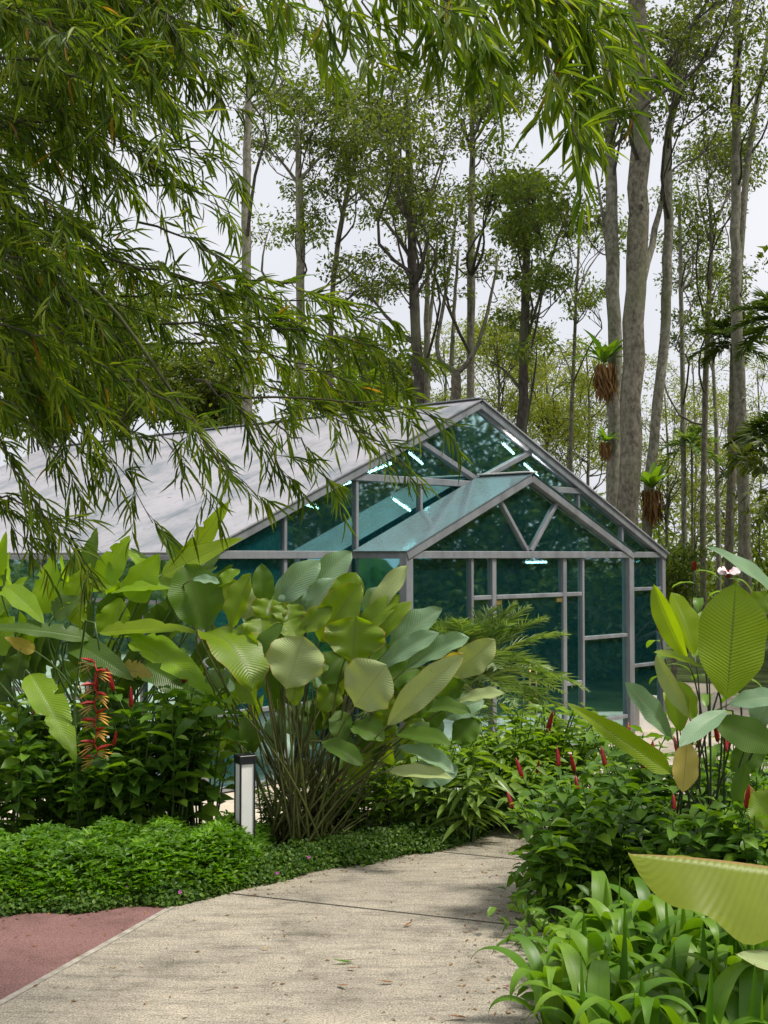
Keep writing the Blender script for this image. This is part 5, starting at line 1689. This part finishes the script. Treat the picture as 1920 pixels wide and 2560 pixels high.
for k, (x, Y, sc, lab) in enumerate((
        (20, 11.2, 1.0, 'dark shrub at the left edge above the hedge'),
        (110, 11.5, 0.9, 'dark shrub under the drooping banana leaf'),
        (200, 11.3, 0.85, 'dark shrub under the hanging heliconia flower'),
        (290, 11.4, 1.1, 'dark green shrub between the heliconia and the bollard light'),
        (370, 11.5, 1.25, 'tall dark green shrub left of the bollard light'),
        (440, 11.7, 1.25, 'tall dark green shrub just behind the bollard light'),
        (60, 12.0, 1.2, 'dark shrub far left against the pale plaza'),
        (240, 12.0, 1.15, 'dark shrub behind the heliconia stalk'))):
    X = P(x, 1700, Y)[0]
    dark.put(k, (X, Y, 0.008), rg.uniform(0, 6.28), sc, lab, 'dark shrubs in the left bed')

# plants inside the greenhouse
for k, (u, v, sc) in enumerate(((1.0, 1.4, 1.6), (2.6, 1.8, 1.5), (3.6, 2.6, 1.8), (6.6, 1.6, 1.5), (7.9, 1.3, 1.5), (8.8, 2.2, 1.7), (5.2, 4.0, 1.8), (2.0, 4.0, 1.8))):
    q = ghw(u, v, 0.03)
    dark.put(k, tuple(q), rg.uniform(0, 6.28), sc, 'leafy plant growing inside behind the tinted glass', 'plants inside the greenhouse')

# tall crepe gingers beside the big right hand leaf
def crepe(label, top, foot, Y, n, L, flower, seed):
    rg = np.random.default_rng(seed)
    t_, f_ = P(*top, Y), np.array([P(*foot, Y)[0], Y, 0.0])
    root = thing('crepe_ginger', label, 'plant', tuple(f_), 0, 'crepe gingers beside the right plant')
    q = curve(f_, t_, 0.0, 12, side=(0.08, 0, 0))
    MB().tube(q, np.linspace(0.011, 0.006, 12), 6).build('stem', M['stem_dark'], root, origin=f_)
    mb = MB()
    for k in range(n):
        f = 1 - 0.62 * (k / n) ** 1.1
        p = np.array([np.interp(f, np.linspace(0, 1, 12), q[:, m]) for m in range(3)])
        az = k * 2.1 + rg.uniform(-0.3, 0.3)
        d = np.array([math.cos(az), math.sin(az) - 0.2, 0.35])
        leaf(mb, p, d, np.array([0, 0, 1.0]), L * rg.uniform(0.8, 1.15), L * 0.36, 'calathea', 10, 4, rg.uniform(1.1, 1.9), 0.2, 0.03, k + seed)
    mb.build('leaves', M['ginger'], root, origin=f_)
    cb = MB()
    for k in range(16):
        a = k * 2.399
        leaf(cb, t_ + np.array([0, 0, 0.05 * k / 16]), (math.cos(a), math.sin(a), 1.0), (-math.cos(a), -math.sin(a), 0.6), 0.045, 0.035, 'round', 4, 2, -0.5, 0.3, 0, k)
    fo = cb.build('flower_head', M['red'], root, origin=f_)
    if flower:
        wb = MB()
        for k in range(4):
            a = -2.6 + k * 0.8
            leaf(wb, t_ + np.array([0, -0.02, 0.05]), (math.cos(a), -0.4, 0.5 + 0.2 * math.sin(a)), (0, -0.6, 0.6), 0.10, 0.085, 'round', 6, 4, 0.7, 0.1, 0.1, k)
        wb.build('petals', M['whitepetal'], fo, origin=f_)


crepe('crepe ginger with a white flower above the big lime leaf', (1572, 1252), (1590, 1700), 9.9, 11, 0.24, True, 71)
crepe('crepe ginger with a dark red cone and drooping leaves left of the big lime leaf', (1424, 1368), (1470, 1720), 9.9, 13, 0.22, False, 72)
crepe('tall leafy crepe ginger without flower at the top of the right bed', (1500, 1235), (1520, 1700), 10.3, 12, 0.26, False, 73)

# ------------------------------------------------------------------ strap lilies at the lower right
def lily(seed):
    rg = np.random.default_rng(seed)
    root = thing('spider_lily', 'x', 'lily')
    mb = MB()
    for k in range(13):
        az = k * 2.399 + rg.uniform(-0.3, 0.3)
        el = rg.uniform(1.15, 1.5)
        d = np.array([math.cos(az) * math.cos(el), math.sin(az) * math.cos(el), math.sin(el)])
        nrm = np.array([-math.cos(az) * math.sin(el), -math.sin(az) * math.sin(el), math.cos(el)])
        leaf(mb, np.array([math.cos(az), math.sin(az), 0]) * 0.03, d, nrm, rg.uniform(0.55, 0.95), rg.uniform(0.085, 0.12), 'strap', 24, 4, rg.uniform(2.5, 3.3), 0.14, 0.01, k + seed, bexp=rg.uniform(2.2, 3.6))
    for k in range(2):
        az = rg.uniform(0, 6.28)
        d = np.array([math.cos(az) * 0.18, math.sin(az) * 0.18, 1])
        leaf(mb, np.zeros(3), d, (math.cos(az), math.sin(az), 0.1), rg.uniform(0.5, 0.72), 0.062, 'strap', 14, 4, 0.12, 0.4, 0.0, k + seed + 40)
    mb.build('leaves', M['strap'], root)
    return root


lil = Deck([lily(s) for s in (1200, 1231, 1262)])
LPOS = [(1200, 2150, 'lily clump leaning furthest onto the path'), (1265, 2080, 'lily clump below the path edge shrub'), (1330, 2160, 'lily clump in the front row, second from the path'),
        (1370, 2060, 'lily clump with tall upright blades in the middle'), (1440, 2150, 'lily clump in the front row, middle'), (1470, 2050, 'lily clump under the huge leaf tip'),
        (1530, 2150, 'lily clump in the front row, fourth from the path'), (1570, 2070, 'lily clump under the middle of the huge leaf'), (1620, 2160, 'lily clump in the lower right corner'),
        (1290, 2240, 'lily clump at the bottom edge beside the path'), (1400, 2250, 'lily clump at the bottom edge, middle'), (1510, 2250, 'lily clump at the bottom edge near the corner'), (1650, 2080, 'lily clump at the right edge under the huge leaf'), (1620, 2260, 'lily clump cut by the bottom right corner'), (1310, 2010, 'lily clump behind, against the red spiked shrubs'), (1420, 1990, 'lily clump behind, left of the huge leaf tip')]
for k, (x, y, lab) in enumerate(LPOS):
    g = G(x, y + 130)
    lil.put(k, (g[0], g[1], 0.008), rg.uniform(0, 6.28), rg.uniform(0.9, 1.1), 'strap leaved ' + lab, 'strap leaved lilies beside the path')

# ------------------------------------------------------------------ hedge and ground cover (stuff)
rg = np.random.default_rng(9)
front = np.array([[-60, 1990], [0, 1978], [90, 1972], [200, 1966], [365, 1955], [480, 1935], [600, 1902], [720, 1878], [850, 1856], [1000, 1826], [1130, 1776]])
FG = np.array([G(*p)[:2] for p in front])


def front_y(X):
    return np.interp(X, FG[:, 0], FG[:, 1])


hd, cp = MB(), MB()
n = 5200
X = rg.uniform(-3.6, -1.02, n)
dd = rg.uniform(0.02, 1.35, n)
Yv = front_y(X) + dd
prof = np.clip(dd / 0.35, 0, 1) ** 0.6
edge = np.clip((-1.0 - X) / 0.25, 0, 1) ** 0.5
Htop = (0.36 + 0.035 * np.sin(X * 5) * np.cos(Yv * 4) + 0.04 * np.sin(X * 13 + 1)) * np.maximum(prof, 0.12) * np.maximum(edge, 0.35)
Z = Htop * rg.uniform(0.35, 1.0, n) ** 0.5
ctr = np.stack([X, Yv, Z], 1)
per = 7
c = np.repeat(ctr, per, 0)
ph = np.tile(np.arange(per) * 2 * PI / per, n) + np.repeat(rg.uniform(0, 6.28, n), per)
ax = np.stack([np.cos(ph), np.sin(ph), np.full(n * per, 0.55)], 1) + rg.normal(0, 0.25, (n * per, 3))
ax[:, 1] -= 0.15
le = rg.uniform(0.03, 0.09, n * per)
scatter(hd, OVATE, c, ax, np.array([0, -0.3, 1.0]) + rg.normal(0, 0.4, (n * per, 3)), le, le * 0.34)
tag(hd.build('hedge_foliage', M['hedge'], smooth=True), 'low bright green feathery ground cover along the path in front of the bollard light', 'ground cover', kind='stuff')
n = 9000
X = rg.uniform(-3.7, 1.0, n)
dd = np.abs(rg.normal(0, 0.22, n)) - 0.06
wide = (X > -1.1)
dd = np.where(wide, rg.uniform(-0.05, 0.55, n), dd)
Yv = front_y(X) + dd + 0.05 * np.sin(X * 9)
Z = (0.05 + 0.13 * np.clip((dd + 0.06) / 0.25, 0, 1)) * rg.uniform(0.2, 1.0, n)
c = np.stack([X, Yv, Z], 1)
c = np.repeat(c, 4, 0) + rg.normal(0, 0.018, (n * 4, 3))
ax = rand_dir(n * 4, rg, 0.1)
le = rg.uniform(0.022, 0.042, n * 4)
scatter(cp, OVATE, c, ax, np.array([0, -0.3, 1.0]) + rg.normal(0, 0.4, (n * 4, 3)), le, le * 0.75)
tag(cp.build('ground_cover_leaves', M['creeper'], smooth=True), 'creeping small leaved ground cover fringing the left edge of the path', 'ground cover', kind='stuff')
# understory on the right bed
us = MB()
n = 2600
X = rg.uniform(0.9, 4.6, n)
Yv = rg.uniform(6.5, 12.5, n)
ok = (X > 0.95 + (Yv < 9.0) * (9.0 - Yv) * 0.0 + np.clip(Yv - 9.5, 0, 3) * 0.35)
X, Yv = X[ok], Yv[ok]
n = len(X)
c = np.stack([X, Yv, rg.uniform(0.02, 0.28, n)], 1)
c = np.repeat(c, 5, 0) + rg.normal(0, 0.05, (n * 5, 3))
le = rg.uniform(0.06, 0.12, n * 5)
scatter(us, OVATE, c, rand_dir(n * 5, rg, 0.3), np.array([0, 0, 1.0]) + rg.normal(0, 0.4, (n * 5, 3)), le, le * 0.5)
tag(us.build('undergrowth', M['gloss'], smooth=True), 'low dark undergrowth covering the soil of the right bed', 'undergrowth', kind='stuff')
# small pink flowers in the ground cover
for k, (x, y, lab) in enumerate(((277, 1930, 'pink flower low in the hedge'), (391, 1941, 'pink flower at the tip of the red paving'), (668, 1862, 'violet flower in the creeper right of the bollard light'), (600, 1898, 'tiny violet flower at the path edge'))):
    q = G(x, y + 22)
    mb = MB()
    c = np.array([0, 0, 0.0])
    for j in range(5):
        a = j * 2 * PI / 5
        leaf(mb, c, (math.cos(a), -0.4, math.sin(a)), (0, -1, 0.4), 0.016, 0.014, 'round', 3, 2, 0.2, 0.1, 0, j)
    o = mb.build('flower', M['pinkpetal'])
    o.location = (q[0], q[1] - 0.05, 0.14)
    tag(o, lab, 'flower', 'pink flowers in the ground cover')

# ------------------------------------------------------------------ bollard light
bx = P(528, 1860, 10.9)
bol = thing('bollard_light', 'square black bollard light with white opal sides in the ground cover', 'bollard light', (bx[0], 10.9, 0.008), R(28))
W_, H_ = 0.142, 0.94
mb = MB()
for sx in (-1, 1):
    for sy in (-1, 1):
        mb.box((sx * (W_ / 2 - 0.007), sy * (W_ / 2 - 0.007), H_ / 2 + 0.02), (0.014, 0.014, H_ - 0.16))
mb.box((0, 0, 0.10), (W_, W_, 0.20))
o = mb.build('frame', M['black'], bol, smooth=False)
o = MB().box((0, 0, H_ - 0.03), (W_ + 0.006, W_ + 0.006, 0.075)).build('cap', M['black'], bol, smooth=False)
o.modifiers.new('edge', 'BEVEL').width = 0.004
for s, (cx_, cy_) in enumerate(((0, -1), (0, 1), (-1, 0), (1, 0))):
    sz = (W_ - 0.028, 0.006, H_ - 0.26) if cx_ == 0 else (0.006, W_ - 0.028, H_ - 0.26)
    MB().box((cx_ * (W_ / 2 - 0.012), cy_ * (W_ / 2 - 0.012), (H_ - 0.26) / 2 + 0.2), sz).build('diffuser', M['whiteplastic'], bol, smooth=False)

# ------------------------------------------------------------------ fallen leaves
for k, (x, y, L, mt, lab) in enumerate(((478, 1938, .16, 'brownbit', 'curled brown leaf at the hedge edge on the joint'), (872, 2008, .10, 'brownbit', 'brown leaf on the path just past the joint'),
                                       (565, 2057, .06, 'yellow', 'small yellow leaf in the middle of the path'), (760, 2086, .13, 'hedge', 'green bamboo leaf on the path'), (740, 2080, .15, 'greybit', 'straight dry twig beside the green bamboo leaf'),
                                       (215, 2097, .05, 'brownbit', 'orange leaf on the path near the red paving'), (233, 2122, .09, 'greybit', 'dry twig near the red paving'), (750, 2099, .08, 'brownbit', 'curled dry leaf below the green bamboo leaf'),
                                       (690, 2120, .07, 'greybit', 'dark scrap in the middle of the path'), (730, 2135, .10, 'brownbit', 'reddish dry leaf low on the path'), (470, 2140, .12, 'greybit', 'bent twig low on the path'),
                                       (1102, 2140, .05, 'red', 'red petal on the path near the lilies'), (1075, 2058, .05, 'brownbit', 'small dry leaf on the path near the shrubs'), (32, 2038, .04, 'greybit', 'dark scrap on the red paving'), (850, 2130, .10, 'brownbit', 'dry leaf on the right half of the path'), (1010, 2207, .12, 'brownbit', 'dry leaf at the bottom of the path'))):
    q = G(x, y)
    mb = MB()
    a = rg.uniform(0, 6.28)
    leaf(mb, (0, 0, 0.012), (math.cos(a), math.sin(a) * 0.4, 0.02), (0, 0, 1), L, L * (0.28 if mt != 'greybit' else 0.09), 'lance', 6, 2, -0.35, 0.35, 0.05, k)
    o = mb.build('fallen_leaf', M[mt])
    o.location = (q[0], q[1], PATH_Z)
    tag(o, lab, 'leaf', 'fallen leaves on the paving')

# fine litter of dry scraps, thickest along the planting edges
rg = np.random.default_rng(44)
lt = MB()
n = 900
yy = rg.uniform(7.2, 12.0, n)
lft = np.interp(yy, FG[:, 1][::1], FG[:, 0])
xx = np.where(rg.uniform(0, 1, n) < 0.5, np.interp(yy, np.sort(FG[:, 1]), np.sort(FG[:, 0])) + np.abs(rg.normal(0, 0.22, n)), rg.uniform(-2.4, 1.3, n))
xx = np.where(rg.uniform(0, 1, n) < 0.3, 0.95 + np.clip(yy - 9.5, 0, 3) * 0.3 - np.abs(rg.normal(0, 0.25, n)), xx)
az = rg.uniform(0, 6.28, n)
le = rg.uniform(0.012, 0.05, n)
scatter(lt, LANCE, np.stack([xx, yy, np.full(n, PATH_Z + 0.006)], 1), np.stack([np.cos(az), np.sin(az), np.full(n, 0.03)], 1), np.array([[0, 0, 1.0]]) + rg.normal(0, 0.1, (n, 3)), le, le * rg.uniform(0.12, 0.4, n))
tag(lt.build('leaf_litter', M['dead'], smooth=False), 'fine brown scraps of leaf and twig strewn over the path', 'leaf litter', kind='stuff')
